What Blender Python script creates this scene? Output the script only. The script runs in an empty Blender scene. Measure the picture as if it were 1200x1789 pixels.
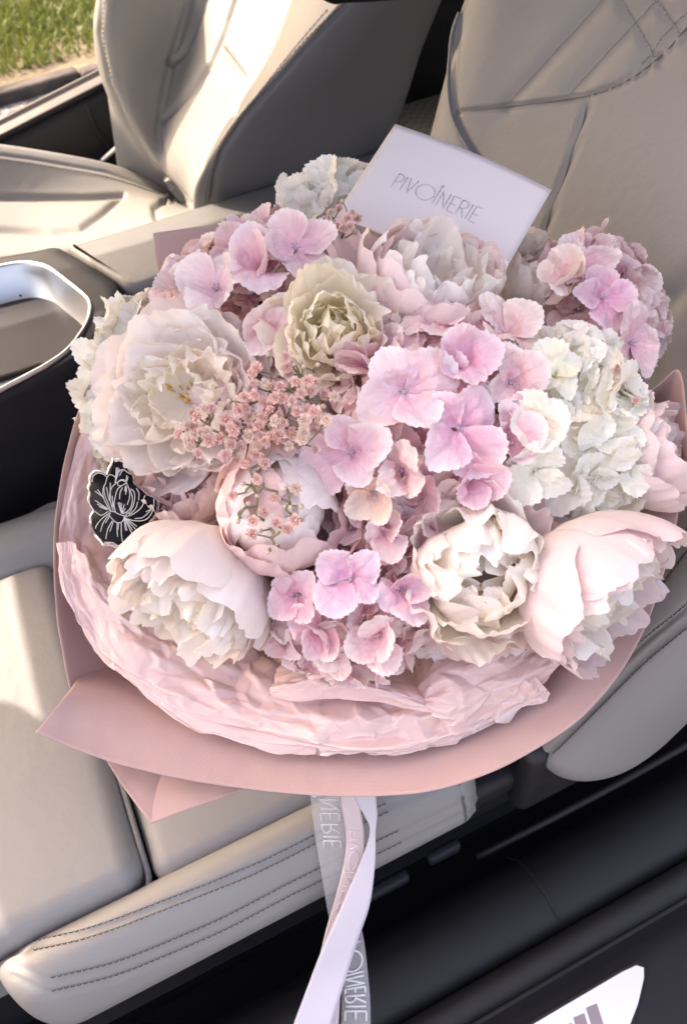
import bpy, math, random
import numpy as np
from mathutils import Vector, Matrix, noise

# ------------------------------------------------------------------ camera, light, exposure
SC = bpy.context.scene
F = 1404.0                                   # focal length in photo pixels (1200 x 1789)
RT = np.array([[0.9028, 0.3705, -0.2185], [-0.4246, 0.6866, -0.5902], [-0.0686, 0.6256, 0.7771]])
q_, r_ = np.linalg.qr(RT.T); RT = (q_ * np.sign(np.diag(r_))).T
CAM = np.array([0.0, 0.0, 0.73])
cd = bpy.data.cameras.new('camera'); cam = bpy.data.objects.new('camera', cd)
SC.collection.objects.link(cam)
cam.matrix_world = Matrix.Translation(CAM) @ Matrix(RT.tolist()).to_4x4()
cd.sensor_fit = 'VERTICAL'; cd.sensor_height = 36.0; cd.lens = 36.0 * F / 1789.0
cd.clip_start = 0.02; cd.clip_end = 400
cd.dof.use_dof = True; cd.dof.focus_distance = 0.56; cd.dof.aperture_fstop = 11.0
SC.camera = cam

SUN = Vector((-0.40, 0.64, 0.66)).normalized()        # towards the sun
w = bpy.data.worlds.new('World'); SC.world = w; w.use_nodes = True
nt = w.node_tree; bg = nt.nodes['Background']
sky = nt.nodes.new('ShaderNodeTexSky'); sky.sky_type = 'NISHITA'; sky.sun_disc = False
sky.sun_elevation = math.asin(SUN.z); sky.sun_rotation = math.atan2(SUN.x, SUN.y)
sky.air_density = 1.0; sky.dust_density = 6.0
nt.links.new(sky.outputs[0], bg.inputs[0]); bg.inputs[1].default_value = 0.15
sl = bpy.data.lights.new('sun', 'SUN'); so = bpy.data.objects.new('sun', sl); SC.collection.objects.link(so)
sl.energy = 2.0; sl.angle = math.radians(0.5); sl.color = (1.0, 0.985, 0.955)
so.rotation_euler = SUN.to_track_quat('Z', 'Y').to_euler()
SC.view_settings.view_transform = 'Standard'; SC.view_settings.look = 'None'
SC.view_settings.gamma = 1.0; SC.view_settings.exposure = 2.36
SC.view_settings.use_white_balance = True; SC.view_settings.white_balance_temperature = 8300; SC.view_settings.white_balance_tint = 22
SC.cycles.max_bounces = 16; SC.cycles.diffuse_bounces = 10; SC.cycles.transmission_bounces = 8; SC.cycles.transparent_max_bounces = 24
SC.cycles.sample_clamp_indirect = 6.0
SC.cycles.use_denoising = True

# ------------------------------------------------------------------ measuring helpers
def ray(px, py):
    return RT @ np.array([(px - 600) / F, (894.5 - py) / F, -1.0])
def at(px, py, t=None, x=None, y=None, z=None):
    """a point of the place seen at a photo pixel, at a depth or on a plane of the car"""
    v = ray(px, py)
    if t is None:
        for i, q in enumerate((x, y, z)):
            if q is not None: t = (q - CAM[i]) / v[i]
    return CAM + t * v
def on_plane(px, py, P, n):
    v = ray(px, py); return CAM + v * (np.dot(P - CAM, n) / np.dot(v, n))
def proj(V):
    c = (np.asarray(V) - CAM) @ RT
    return np.stack([600 + F * c[..., 0] / -c[..., 2], 894.5 - F * c[..., 1] / -c[..., 2]], -1), -c[..., 2]
def unit(v):
    v = np.asarray(v, float); return v / np.linalg.norm(v)
CR, CU, CB = RT[:, 0], RT[:, 1], RT[:, 2]     # camera right, up, towards the viewer

# ------------------------------------------------------------------ object helpers
def link(o, parent=None):
    SC.collection.objects.link(o)
    if parent is not None: o.parent = parent
    return o
def tag(o, label, cat, group=None, kind=None):
    if label: o['label'] = label
    if cat: o['category'] = cat
    if group: o['group'] = group
    if kind: o['kind'] = kind
    return o
def thing(name, label, cat, loc=(0, 0, 0), group=None):
    o = bpy.data.objects.new(name, None); o.empty_display_size = 0.02
    o.location = loc; link(o); return tag(o, label, cat, group)
def make_mesh(name, V, Fc, mat=None, UV=None, smooth=True):
    me = bpy.data.meshes.new(name)
    me.from_pydata([tuple(map(float, v)) for v in V], [], [tuple(map(int, f)) for f in Fc])
    if UV is not None:
        ul = me.uv_layers.new(name='UVMap'); UV = np.asarray(UV, float)
        li = np.empty(len(me.loops), dtype=np.int32); me.loops.foreach_get('vertex_index', li)
        ul.data.foreach_set('uv', UV[li].astype(np.float32).ravel())
    me.polygons.foreach_set('use_smooth', [smooth] * len(me.polygons))
    if mat: me.materials.append(mat)
    me.update(); return me
def origin_of(p):
    o = Vector((0, 0, 0))
    while p is not None: o += p.location; p = p.parent
    return np.array(o)
def obj(name, V, Fc, mat, parent=None, UV=None, smooth=True):
    V = np.asarray(V, float) - origin_of(parent)
    return link(bpy.data.objects.new(name, make_mesh(name, V, Fc, mat, UV, smooth)), parent)
def grid_faces(nu, nv, closed_u=False, off=0):
    fs = []
    for j in range(nv - 1):
        for i in range(nu if closed_u else nu - 1):
            a = off + j * nu + i; b = off + j * nu + (i + 1) % nu
            fs.append((a, b, b + nu, a + nu))
    return fs
def cr(P, m):
    """Catmull-Rom through points P (n,k), resampled to m"""
    P = np.asarray(P, float); n = len(P)
    if n == 2: return P[0] + (P[1] - P[0]) * np.linspace(0, 1, m)[:, None]
    E_ = np.vstack([2 * P[0] - P[1], P, 2 * P[-1] - P[-2]])
    t = np.linspace(0, n - 1, m); i = np.minimum(t.astype(int), n - 2); f = (t - i)[:, None]
    a, b, c, d = E_[i], E_[i + 1], E_[i + 2], E_[i + 3]
    return 0.5 * (2 * b + (c - a) * f + (2 * a - 5 * b + 4 * c - d) * f ** 2 + (3 * b - a - 3 * c + d) * f ** 3)
def csurf(rows, nu, nv):
    R_ = np.stack([cr(r, nu) for r in rows])               # rows, nu, 3
    return np.stack([cr(R_[:, i], nv) for i in range(nu)], 1)   # nv, nu, 3
def normals(S):
    du = np.gradient(S, axis=1); dv = np.gradient(S, axis=0)
    n = np.cross(du, dv); return n / (np.linalg.norm(n, axis=-1, keepdims=True) + 1e-12)
def seg_dist(P, line):
    """distance of 2-D points to a polyline"""
    d = np.full(P.shape[:-1], 1e9); line = np.asarray(line, float)
    for a, b in zip(line[:-1], line[1:]):
        ab = b - a; t = np.clip(((P - a) @ ab) / (ab @ ab + 1e-12), 0, 1)
        d = np.minimum(d, np.linalg.norm(P - (a + t[..., None] * ab), axis=-1))
    return d
def groove(S, lines, width=0.003, depth=0.004, side=1.0):
    """sink a seam into a grid surface; the seam is given where it shows in the photo"""
    px, dep = proj(S); n = normals(S)
    n = n * np.sign(np.sum(n * (CAM - S), -1, keepdims=True))
    k = np.zeros(S.shape[:-1])
    for ln in lines:
        d = seg_dist(px, ln) * dep / F
        k = np.maximum(k, np.exp(-(d / width) ** 2))
    return S - n * (k * depth)[..., None]
def panel(name, S, ids, fs, mat, parent):
    o = obj(name, S.reshape(-1, 3)[ids], fs, mat, parent); n = normals(S)
    n = n * np.sign(np.median(np.sum(n * (CAM - S), -1))); me = o.data
    fn = np.zeros(len(me.polygons) * 3); me.polygons.foreach_get('normal', fn)
    if np.mean(np.sum(fn.reshape(-1, 3) * n.reshape(-1, 3)[ids[fs[:, 0]]], 1)) < 0: me.flip_normals()
    me.normals_split_custom_set_from_vertices([tuple(v) for v in n.reshape(-1, 3)[ids]]); return o
def surf_obj(name, S, mat, parent=None, closed_u=False, thick=0.0, uvscale=None):
    nv, nu = S.shape[:2]
    u = np.linspace(0, 1, nu); v = np.linspace(0, 1, nv); UV = np.stack(np.meshgrid(u, v), -1).reshape(-1, 2)
    if uvscale is not None: UV = UV * np.array(uvscale)
    o = obj(name, S.reshape(-1, 3), grid_faces(nu, nv, closed_u), mat, parent, UV)
    if thick:
        m = o.modifiers.new('thickness', 'SOLIDIFY'); m.thickness = thick; m.offset = 0.0
    return o
def frames(P):
    T = np.gradient(P, axis=0); T /= np.linalg.norm(T, axis=1, keepdims=True) + 1e-12
    N = np.zeros_like(T); ref = np.array([0.31, 0.2, 0.93])
    for i, t in enumerate(T):
        r = ref if i == 0 else N[i - 1]
        r = r - t * (r @ t)
        if np.linalg.norm(r) < 1e-4: r = np.array([1, 0, 0]) - t * t[0]
        N[i] = unit(r)
    return T, N, np.cross(T, N)
def tube_data(P, r, sides=8, caps=True):
    P = np.asarray(P, float); r = np.broadcast_to(np.asarray(r, float), (len(P),))
    T, N, B = frames(P); a = np.linspace(0, 2 * math.pi, sides, endpoint=False)
    V = (P[:, None] + r[:, None, None] * (np.cos(a)[None, :, None] * N[:, None] + np.sin(a)[None, :, None] * B[:, None])).reshape(-1, 3)
    Fc = grid_faces(sides, len(P), True)
    if caps:
        Fc.append(tuple(range(sides))[::-1]); Fc.append(tuple((len(P) - 1) * sides + i for i in range(sides)))
    return V, Fc
class Acc:
    def __init__(s): s.V, s.F = [], []
    def add(s, V, Fc):
        o = len(s.V); s.V += [tuple(v) for v in V]; s.F += [tuple(i + o for i in f) for f in Fc]; return s
    def tube(s, P, r, sides=8): return s.add(*tube_data(P, r, sides))
    def box(s, lo, hi):
        (a, b, c), (d, e, f) = lo, hi
        return s.add([(a, b, c), (d, b, c), (d, e, c), (a, e, c), (a, b, f), (d, b, f), (d, e, f), (a, e, f)],
                     [(0, 3, 2, 1), (4, 5, 6, 7), (0, 1, 5, 4), (1, 2, 6, 5), (2, 3, 7, 6), (3, 0, 4, 7)])
    def build(s, name, mat, parent=None, smooth=True): return obj(name, np.array(s.V), s.F, mat, parent, None, smooth)
def rbox(lo, hi, r, n=10, m=5, fn=None):
    """rounded box; fn bends its points"""
    lo, hi = np.array(lo, float), np.array(hi, float); c = (lo + hi) / 2; h = (hi - lo) / 2; r = min(r, h.min() * 0.999)
    V, Fc = [], []
    def axis(k):
        e = np.linspace(0, 1, m + 1)[:-1] * r
        return np.concatenate([-h[k] + e, np.linspace(-h[k] + r, h[k] - r, n), h[k] - e[::-1]])
    for k in range(3):
        i, j = (k + 1) % 3, (k + 2) % 3; A, B = axis(i), axis(j)
        for s in (-1, 1):
            o = len(V)
            for b in B:
                for a in A:
                    p = np.zeros(3); p[i] = a; p[j] = b; p[k] = s * h[k]
                    q = np.clip(p, -(h - r), h - r); d = p - q
                    V.append(c + q + r * d / (np.linalg.norm(d) + 1e-12))
            fs = grid_faces(len(A), len(B), off=o)
            Fc += fs if s > 0 else [f[::-1] for f in fs]
    V = np.array(V)
    if fn is not None: V = fn(V)
    return V, Fc
def prism(outline, z0, z1, bevel=0.0):
    """outline (n,2) raised from z0 to z1 with a rounded top edge"""
    O_ = np.asarray(outline, float); n = len(O_); cen = O_.mean(0)
    rows = [(0.0, z0)]
    if bevel:
        for a in np.linspace(0, math.pi / 2, 6): rows.append((bevel * (1 - math.cos(a)), z1 - bevel + bevel * math.sin(a)))
    else: rows.append((0.0, z1))
    V = []
    tn = np.roll(O_, -1, 0) - np.roll(O_, 1, 0); nn = np.stack([-tn[:, 1], tn[:, 0]], 1); nn /= np.linalg.norm(nn, axis=1, keepdims=True)
    nn *= np.sign(np.sum(nn * (cen - O_), 1, keepdims=True))
    for d, z in rows: V += [(p[0], p[1], z) for p in O_ + nn * d]
    Fc = grid_faces(n, len(rows), True); Fc.append(tuple((len(rows) - 1) * n + i for i in range(n)))
    Fc.append(tuple(range(n))[::-1])
    return np.array(V), Fc
def smooth_loop(P, m):
    P = np.asarray(P, float); n = len(P); E_ = np.vstack([P, P, P])
    S = cr(E_, 3 * m + 1); return S[m:2 * m]

# ------------------------------------------------------------------ materials
MATS = {}
class MB:
    def __init__(s, name):
        s.m = bpy.data.materials.new(name); s.m.use_nodes = True; s.t = s.m.node_tree
        s.b = s.t.nodes['Principled BSDF']; s.out = s.t.nodes['Material Output']; MATS[name] = s.m
    def n(s, k, **kw):
        x = s.t.nodes.new('ShaderNode' + k)
        for a, b in kw.items(): setattr(x, a, b)
        return x
    def l(s, a, b): s.t.links.new(a, b)
    def coord(s, what='Object', scale=(1, 1, 1)):
        c = s.n('TexCoord'); mp = s.n('Mapping'); mp.inputs['Scale'].default_value = scale
        s.l(c.outputs[what], mp.inputs[0]); return mp.outputs[0]
    def noise(s, vec, scale, detail=4, rough=0.55):
        x = s.n('TexNoise'); x.inputs['Scale'].default_value = scale; x.inputs['Detail'].default_value = detail
        x.inputs['Roughness'].default_value = rough; s.l(vec, x.inputs['Vector']); return x.outputs['Fac']
    def ramp(s, fac, stops):
        r = s.n('ValToRGB'); e = r.color_ramp.elements
        while len(e) < len(stops): e.new(0.5)
        for q, (p, c) in zip(e, stops): q.position = p; q.color = (*c, 1)
        s.l(fac, r.inputs[0]); return r.outputs[0]
    def mix(s, fac, a, b, mode='MIX'):
        x = s.n('Mix', data_type='RGBA', blend_type=mode)
        for k, v in ((0, fac), (6, a), (7, b)):
            if hasattr(v, 'links'): s.l(v, x.inputs[k])
            else: x.inputs[k].default_value = v if k == 0 else (*v, 1)
        return x.outputs[2]
    def math(s, op, a, b=0.0):
        x = s.n('Math', operation=op)
        for k, v in ((0, a), (1, b)):
            if hasattr(v, 'links'): s.l(v, x.inputs[k])
            else: x.inputs[k].default_value = v
        return x.outputs[0]
    def bump(s, h, strength, dist, prev=None):
        x = s.n('Bump'); x.inputs['Strength'].default_value = strength; x.inputs['Distance'].default_value = dist
        s.l(h, x.inputs['Height'])
        if prev is not None: s.l(prev, x.inputs['Normal'])
        return x.outputs[0]
    def set(s, color=None, rough=None, metal=None, normal=None, **kw):
        for k, v in (('Base Color', color), ('Roughness', rough), ('Metallic', metal), ('Normal', normal)):
            if v is None: continue
            if hasattr(v, 'links'): s.l(v, s.b.inputs[k])
            else: s.b.inputs[k].default_value = (*v, 1) if k == 'Base Color' else v
        for k, v in kw.items(): s.b.inputs[k.replace('_', ' ')].default_value = v
        return s
    def translucent(s, color, fac, normal=None):
        tr = s.n('BsdfTranslucent'); mx = s.n('MixShader'); mx.inputs[0].default_value = fac
        if hasattr(color, 'links'): s.l(color, tr.inputs[0])
        else: tr.inputs[0].default_value = (*color, 1)
        if normal is not None: s.l(normal, tr.inputs['Normal'])
        s.l(s.b.outputs[0], mx.inputs[1]); s.l(tr.outputs[0], mx.inputs[2]); s.l(mx.outputs[0], s.out.inputs[0]); return s

def leather(name, col, rough=0.48):
    k = MB(name); c = k.coord()
    vo = k.n('TexVoronoi', feature='DISTANCE_TO_EDGE'); vo.inputs['Scale'].default_value = 700; k.l(c, vo.inputs['Vector'])
    nb = k.noise(c, 60, 3); big = k.noise(c, 7, 3)
    n1 = k.bump(vo.outputs['Distance'], 0.22, 0.0006); n2 = k.bump(nb, 0.16, 0.004, n1)
    colr = k.mix(big, tuple(x * 0.94 for x in col), tuple(min(1, x * 1.05) for x in col))
    rr = k.math('MULTIPLY_ADD', big, 0.12); k.t.nodes[-1].inputs[2].default_value = rough - 0.06
    k.set(colr, rr, 0, n2, Specular_IOR_Level=0.4); return k.m
M_leather = leather('cream_leather', (0.240, 0.236, 0.230))
M_leather_grey = leather('grey_beige_leather', (0.168, 0.169, 0.171), 0.5)
def plastic(name, col, rough, grain=0.0, spec=0.5):
    k = MB(name); c = k.coord(); nz = k.noise(c, 35, 3)
    rr = k.math('MULTIPLY_ADD', nz, 0.2); k.t.nodes[-1].inputs[2].default_value = rough - 0.1
    g = k.noise(c, 1500, 2)
    k.set(k.mix(nz, tuple(x * 0.85 for x in col), tuple(x * 1.15 for x in col)), rr, 0, k.bump(g, grain, 0.0005), Specular_IOR_Level=spec); return k.m
M_black = plastic('black_trim', (0.012, 0.012, 0.014), 0.5, 0.4)
M_black_soft = plastic('charcoal_trim', (0.011, 0.011, 0.0125), 0.55, 0.35, 0.35)
M_blue_black = plastic('satin_navy_trim', (0.016, 0.0165, 0.021), 0.5, 0.15, 0.22)
M_rubber = plastic('black_rubber', (0.010, 0.009, 0.009), 0.65, 0.5)
M_carpet = plastic('black_carpet', (0.006, 0.006, 0.007), 0.95, 1.0, 0.1)
M_thread = plastic('grey_thread', (0.055, 0.052, 0.05), 0.8)
M_thread_pale = plastic('pale_thread', (0.30, 0.275, 0.24), 0.8)
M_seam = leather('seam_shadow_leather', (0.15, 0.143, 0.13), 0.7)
k = MB('brushed_aluminium'); c = k.coord(scale=(1, 40, 1)); nz = k.noise(c, 160, 4)
k.set((0.80, 0.80, 0.82), 0.34, 1.0, k.bump(nz, 0.08, 0.0005)); M_alu = k.m
k = MB('satin_chrome'); k.set((0.60, 0.62, 0.64), 0.36, 1.0); M_chrome = k.m
k = MB('gloss_tray'); c = k.coord(); k.set(k.mix(k.noise(c, 14, 3), (0.040, 0.040, 0.048), (0.055, 0.054, 0.065)), 0.5, 0.0, Specular_IOR_Level=0.15); M_tray = k.m
k = MB('plate_print'); k.set((0.30, 0.25, 0.28), 0.5, 0.3); M_print = k.m
k = MB('window_glass'); tr = k.n('BsdfTransparent'); gl = k.n('BsdfGlossy'); mx = k.n('MixShader'); fr = k.n('Fresnel'); fr.inputs[0].default_value = 1.2
tr.inputs[0].default_value = (0.72, 0.755, 0.74, 1); gl.inputs['Roughness'].default_value = 0.02
k.l(fr.outputs[0], mx.inputs[0]); k.l(tr.outputs[0], mx.inputs[1]); k.l(gl.outputs[0], mx.inputs[2]); k.l(mx.outputs[0], k.out.inputs[0]); M_glass = k.m

def petal_mat(name, base_col, vein=0.5, trans=0.32, crinkle=0.38, kind='peony'):
    k = MB(name); oi = k.n('ObjectInfo'); tc = k.n('TexCoord'); sp = k.n('SeparateXYZ'); k.l(tc.outputs['UV'], sp.inputs[0])
    u, v = sp.outputs[0], sp.outputs[1]
    if kind == 'peony':
        mr = k.n('MapRange'); mr.inputs[1].default_value = 0.05; mr.inputs[2].default_value = 0.75; k.l(v, mr.inputs[0])
        blot = k.n('MapRange'); blot.inputs[1].default_value = 0.45; blot.inputs[2].default_value = 0.72; k.l(k.noise(k.coord('Object'), 28, 4), blot.inputs[0])
        col = k.mix(mr.outputs[0], base_col, oi.outputs['Color']); col = k.mix(k.math('MULTIPLY', blot.outputs[0], 0.3), col, k.mix(1.0, col, (0.97, 0.885, 0.885), 'MULTIPLY'))
        mp = k.n('Mapping'); mp.inputs['Scale'].default_value = (26, 2.2, 1); k.l(tc.outputs['UV'], mp.inputs[0])
        st = k.noise(mp.outputs[0], 1.6, 5, 0.6)                       # fine veins running up the petal
        mot = k.noise(k.coord('Object'), 55, 4)
        col = k.mix(k.math('MULTIPLY', mot, 0.30), col, k.mix(1.0, col, (0.99, 0.95, 0.93), 'MULTIPLY'))
        col = k.mix(k.math('MULTIPLY', st, 0.35), col, k.mix(1.0, col, (0.97, 0.92, 0.90), 'MULTIPLY'))
        n1 = k.bump(st, 0.5, 0.0007); nn = k.bump(k.noise(k.coord('Object'), 110, 3), 0.25, 0.0008, n1)
    else:
        # pigment is strongest round the eye of the floret and fades to the rim
        cx = k.math('MULTIPLY', k.math('SUBTRACT', u, 0.5), 0.9); r2 = k.math('SQRT', k.math('ADD', k.math('MULTIPLY', cx, cx), k.math('MULTIPLY', v, v)))
        mot = k.noise(k.coord('Object'), 60, 4)
        mr = k.n('MapRange'); mr.inputs[1].default_value = 0.0; mr.inputs[2].default_value = 0.95
        k.l(k.math('ADD', r2, k.math('MULTIPLY', k.math('SUBTRACT', mot, 0.5), 0.5)), mr.inputs[0])
        deep = k.mix(1.0, oi.outputs['Color'], base_col, 'MULTIPLY')
        rim = k.mix(0.5, oi.outputs['Color'], (0.88, 0.80, 0.77) if kind == 'pink' else (0.90, 0.88, 0.82))
        col = k.mix(mr.outputs[0], deep, rim)
        an = k.math('ARCTAN2', cx, k.math('ADD', v, 0.02))
        cb = k.n('CombineXYZ'); k.l(k.math('MULTIPLY', an, 7.0), cb.inputs[0]); k.l(k.math('MULTIPLY', r2, 2.5), cb.inputs[1])
        st = k.noise(cb.outputs[0], 1.5, 4, 0.6)
        vo = k.n('TexVoronoi', feature='DISTANCE_TO_EDGE'); vo.inputs['Scale'].default_value = 17
        mp = k.n('Mapping'); mp.inputs['Scale'].default_value = (1, 0.7, 1); k.l(tc.outputs['UV'], mp.inputs[0]); k.l(mp.outputs[0], vo.inputs['Vector'])
        ve = k.n('MapRange'); ve.inputs[1].default_value = 0.0; ve.inputs[2].default_value = 0.10; k.l(vo.outputs['Distance'], ve.inputs[0])
        rib = k.n('MapRange'); rib.inputs[1].default_value = 0.44; rib.inputs[2].default_value = 0.56; k.l(st, rib.inputs[0])
        col = k.mix(k.math('MULTIPLY', k.math('SUBTRACT', 1.0, rib.outputs[0]), 0.30), col, k.mix(1.0, col, (0.88, 0.74, 0.81) if kind == 'pink' else (0.97, 0.97, 0.90), 'MULTIPLY'))
        rn = k.n('Attribute', attribute_name='ring'); fr2 = k.n('MapRange'); fr2.inputs[1].default_value = 0.72; fr2.inputs[2].default_value = 1.0; k.l(rn.outputs['Fac'], fr2.inputs[0])
        col = k.mix(k.math('MULTIPLY', fr2.outputs[0], 0.42), col, (0.93, 0.88, 0.86) if kind == 'pink' else (0.94, 0.93, 0.90))
        n1 = k.bump(ve.outputs[0], crinkle, 0.0005); nn = k.bump(st, vein, 0.0006, n1)
    k.set(col, 0.55, 0, nn, Specular_IOR_Level=0.25, Sheen_Weight=0.08)
    k.translucent(k.mix(1.0, col, (1.0, 0.98, 0.945) if kind == 'peony' else (1.0, 0.97, 0.97), 'MULTIPLY'), trans, nn); return k.m
M_peony = petal_mat('peony_petal', (0.97, 0.94, 0.87))
M_peony_cream = petal_mat('cream_peony_petal', (0.97, 0.945, 0.82))
M_hyd_pink = petal_mat('pink_sepal', (0.93, 0.64, 0.81), trans=.22, kind='pink')
M_hyd_white = petal_mat('white_sepal', (1.0, 0.99, 0.90), trans=.22, kind='white')
def simple(name, a, b, scale, rough=0.6, trans=0.0, bump=0.0):
    k = MB(name); c = k.coord(); nz = k.noise(c, scale, 4); col = k.mix(nz, a, b)
    k.set(col, rough, 0, k.bump(k.noise(c, scale * 3, 3), bump, 0.001) if bump else None)
    if trans: k.translucent(col, trans)
    return k.m
M_eye = simple('floret_eye', (0.55, 0.36, 0.46), (0.34, 0.30, 0.36), 300)
M_eye_w = simple('pale_floret_eye', (0.70, 0.72, 0.50), (0.55, 0.55, 0.36), 300)
M_stem = simple('green_stem', (0.10, 0.16, 0.05), (0.17, 0.22, 0.09), 40, 0.6, 0, 0.2)
M_stamen = simple('yellow_stamen', (0.62, 0.36, 0.05), (0.75, 0.52, 0.12), 200)
M_twig = simple('brown_green_twig', (0.17, 0.14, 0.085), (0.28, 0.24, 0.15), 200)
M_gyp = simple('dyed_pink_petal', (0.88, 0.58, 0.52), (0.95, 0.74, 0.67), 420, 0.7, 0.2)
M_gyp_pale = simple('pale_pink_petal', (0.88, 0.68, 0.58), (0.93, 0.80, 0.70), 420, 0.7, 0.2)
M_bud = simple('cream_bud', (0.42, 0.34, 0.25), (0.58, 0.46, 0.38), 300, 0.5)

k = MB('pink_wrap_paper'); c = k.coord('UV'); nz = k.noise(k.coord(), 6, 3)
w1 = k.n('TexWave', wave_type='BANDS', bands_direction='X'); w1.inputs['Scale'].default_value = 210; k.l(c, w1.inputs['Vector'])
w2 = k.n('TexWave', wave_type='BANDS', bands_direction='Y'); w2.inputs['Scale'].default_value = 210; k.l(c, w2.inputs['Vector'])
wv = k.math('MULTIPLY', w1.outputs['Fac'], w2.outputs['Fac'])
colw = k.mix(wv, (0.54, 0.375, 0.35), (0.585, 0.41, 0.385)); colw = k.mix(nz, colw, k.mix(1.0, colw, (0.97, 0.93, 0.93), 'MULTIPLY'))
k.set(colw, 0.5, 0, k.bump(wv, 0.25, 0.0006), Specular_IOR_Level=0.35); k.translucent(colw, 0.12); M_wrap = k.m
k = MB('pink_tissue'); c = k.coord(); nz = k.noise(c, 30, 6, 0.65); n2 = k.noise(c, 9, 3)
rg_ = k.n('TexNoise', noise_type='RIDGED_MULTIFRACTAL'); rg_.inputs['Scale'].default_value = 17; rg_.inputs['Detail'].default_value = 5; rg_.inputs['Distortion'].default_value = 0.7; k.l(c, rg_.inputs['Vector'])
rg2 = k.n('TexNoise', noise_type='RIDGED_MULTIFRACTAL'); rg2.inputs['Scale'].default_value = 48; rg2.inputs['Detail'].default_value = 3; rg2.inputs['Distortion'].default_value = 0.4; k.l(c, rg2.inputs['Vector'])
colt = k.mix(n2, (0.76, 0.52, 0.50), (0.82, 0.61, 0.59))
nb = k.bump(rg2.outputs['Fac'], 0.3, 0.0010, k.bump(rg_.outputs['Fac'], 0.35, 0.003))
gm = k.n('NewGeometry'); pm = k.n('MapRange'); pm.inputs[1].default_value = 0.505; pm.inputs[2].default_value = 0.56; k.l(gm.outputs['Pointiness'], pm.inputs[0]); colt = k.mix(pm.outputs[0], colt, (0.90, 0.76, 0.74))  # ridge highlights painted in: raised creases coloured paler by pointiness
k.set(colt, 0.28, 0, nb, Specular_IOR_Level=0.7, Sheen_Weight=0.1); k.translucent(colt, 0.18, nb); M_tissue = k.m
k = MB('card_stock'); k.set((0.705, 0.64, 0.625), 0.55, 0, k.bump(k.noise(k.coord(), 900, 3), 0.12, 0.0004), Specular_IOR_Level=0.4); M_card = k.m
k = MB('silver_foil'); k.set((0.56, 0.53, 0.52), 0.38, 0.6); M_foil = k.m
k = MB('black_mirror'); k.set((0.004, 0.004, 0.005), 0.28, 0, Specular_IOR_Level=0.12); M_onyx = k.m
k = MB('engraved_line'); k.set((0.52, 0.51, 0.51), 0.45, 0.2); M_engrave = k.m
k = MB('clear_acrylic'); k.set((0.92, 0.93, 0.94), 0.06, 0, Transmission_Weight=0.92, IOR=1.35); M_acryl = k.m
def satin(name, col, trans=0.15):
    k = MB(name); w1 = k.n('TexWave', wave_type='BANDS', bands_direction='Y'); w1.inputs['Scale'].default_value = 260
    k.l(k.coord('UV'), w1.inputs['Vector'])
    nn = k.bump(w1.outputs['Fac'], 0.12, 0.0004, k.bump(k.noise(k.coord(), 45, 3), 0.15, 0.003))
    k.set(col, 0.33, 0, nn, Specular_IOR_Level=0.6, Sheen_Weight=0.3); k.b.inputs['Anisotropic'].default_value = 0.5
    k.translucent(col, trans); return k.m
M_rib_white = satin('white_satin', (0.64, 0.62, 0.70)); M_rib_pink = satin('blush_satin', (0.72, 0.61, 0.62))
k = MB('sheer_organza'); k.set((0.62, 0.60, 0.62), 0.45, 0, None); tp = k.n('BsdfTransparent'); mx = k.n('MixShader'); mx.inputs[0].default_value = 0.34
k.l(tp.outputs[0], mx.inputs[1]); k.l(k.b.outputs[0], mx.inputs[2]); k.l(mx.outputs[0], k.out.inputs[0]); M_sheer = k.m
k = MB('raised_print'); k.set((0.80, 0.79, 0.80), 0.3, 0, Coat_Weight=0.4); M_emboss = k.m
k = MB('tone_print'); k.set((0.80, 0.70, 0.71), 0.25, 0, Coat_Weight=0.5); M_emboss_pink = k.m

# ------------------------------------------------------------------ the ground outside
def flat(name, x0, x1, y0, y1, z, mat, nx=2, ny=2, amp=0.0, kind='structure', seed=0):
    xs, ys = np.linspace(x0, x1, nx), np.linspace(y0, y1, ny)
    V = [(x, y, z + (amp * noise.noise(Vector((x * 3, y * 3, seed))) if amp else 0)) for y in ys for x in xs]
    o = obj(name, V, grid_faces(nx, ny), mat); o['kind'] = kind; return o
k = MB('gravel'); c = k.coord(); vo = k.n('TexVoronoi'); vo.inputs['Scale'].default_value = 26; k.l(c, vo.inputs['Vector'])
sc_ = k.n('SeparateColor'); k.l(vo.outputs['Color'], sc_.inputs[0])
col = k.ramp(sc_.outputs[0], [(0, (0.06, 0.055, 0.05)), (0.5, (0.13, 0.12, 0.11)), (1, (0.25, 0.235, 0.22))])
k.set(col, 0.9, 0, k.bump(vo.outputs['Distance'], 0.9, 0.03)); M_gravel = k.m
k = MB('dry_soil'); c = k.coord(); k.set(k.ramp(k.noise(c, 5, 6), [(0.3, (0.08, 0.06, 0.035)), (0.55, (0.17, 0.135, 0.085)), (0.75, (0.24, 0.20, 0.135))]), 0.95, 0, k.bump(k.noise(c, 30, 4), 0.8, 0.02)); M_soil = k.m
k = MB('kerb_stone'); c = k.coord(); k.set(k.ramp(k.noise(c, 7, 5), [(0.35, (0.018, 0.015, 0.014)), (0.7, (0.07, 0.06, 0.052))]), 0.9, 0, k.bump(k.noise(c, 40, 4), 0.6, 0.01)); M_kerb = k.m
def blade_mat(name, a, b):
    k = MB(name); oi = k.noise(k.coord(), 3.5, 3); oi2 = k.noise(k.coord(), 60, 2)
    col = k.mix(oi2, k.mix(oi, a, b), k.mix(oi, b, a)); k.set(col, 0.6); k.translucent(col, 0.3); return k.m
M_grass = blade_mat('grass_blade', (0.07, 0.13, 0.018), (0.20, 0.21, 0.05))
GZ = -0.62
flat('ground', -60, 60, -60, 60, GZ, M_gravel)
flat('soil_verge', -20, 20, 3.54, 40, GZ + 0.03, M_soil, 60, 60, 0.03)
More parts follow.
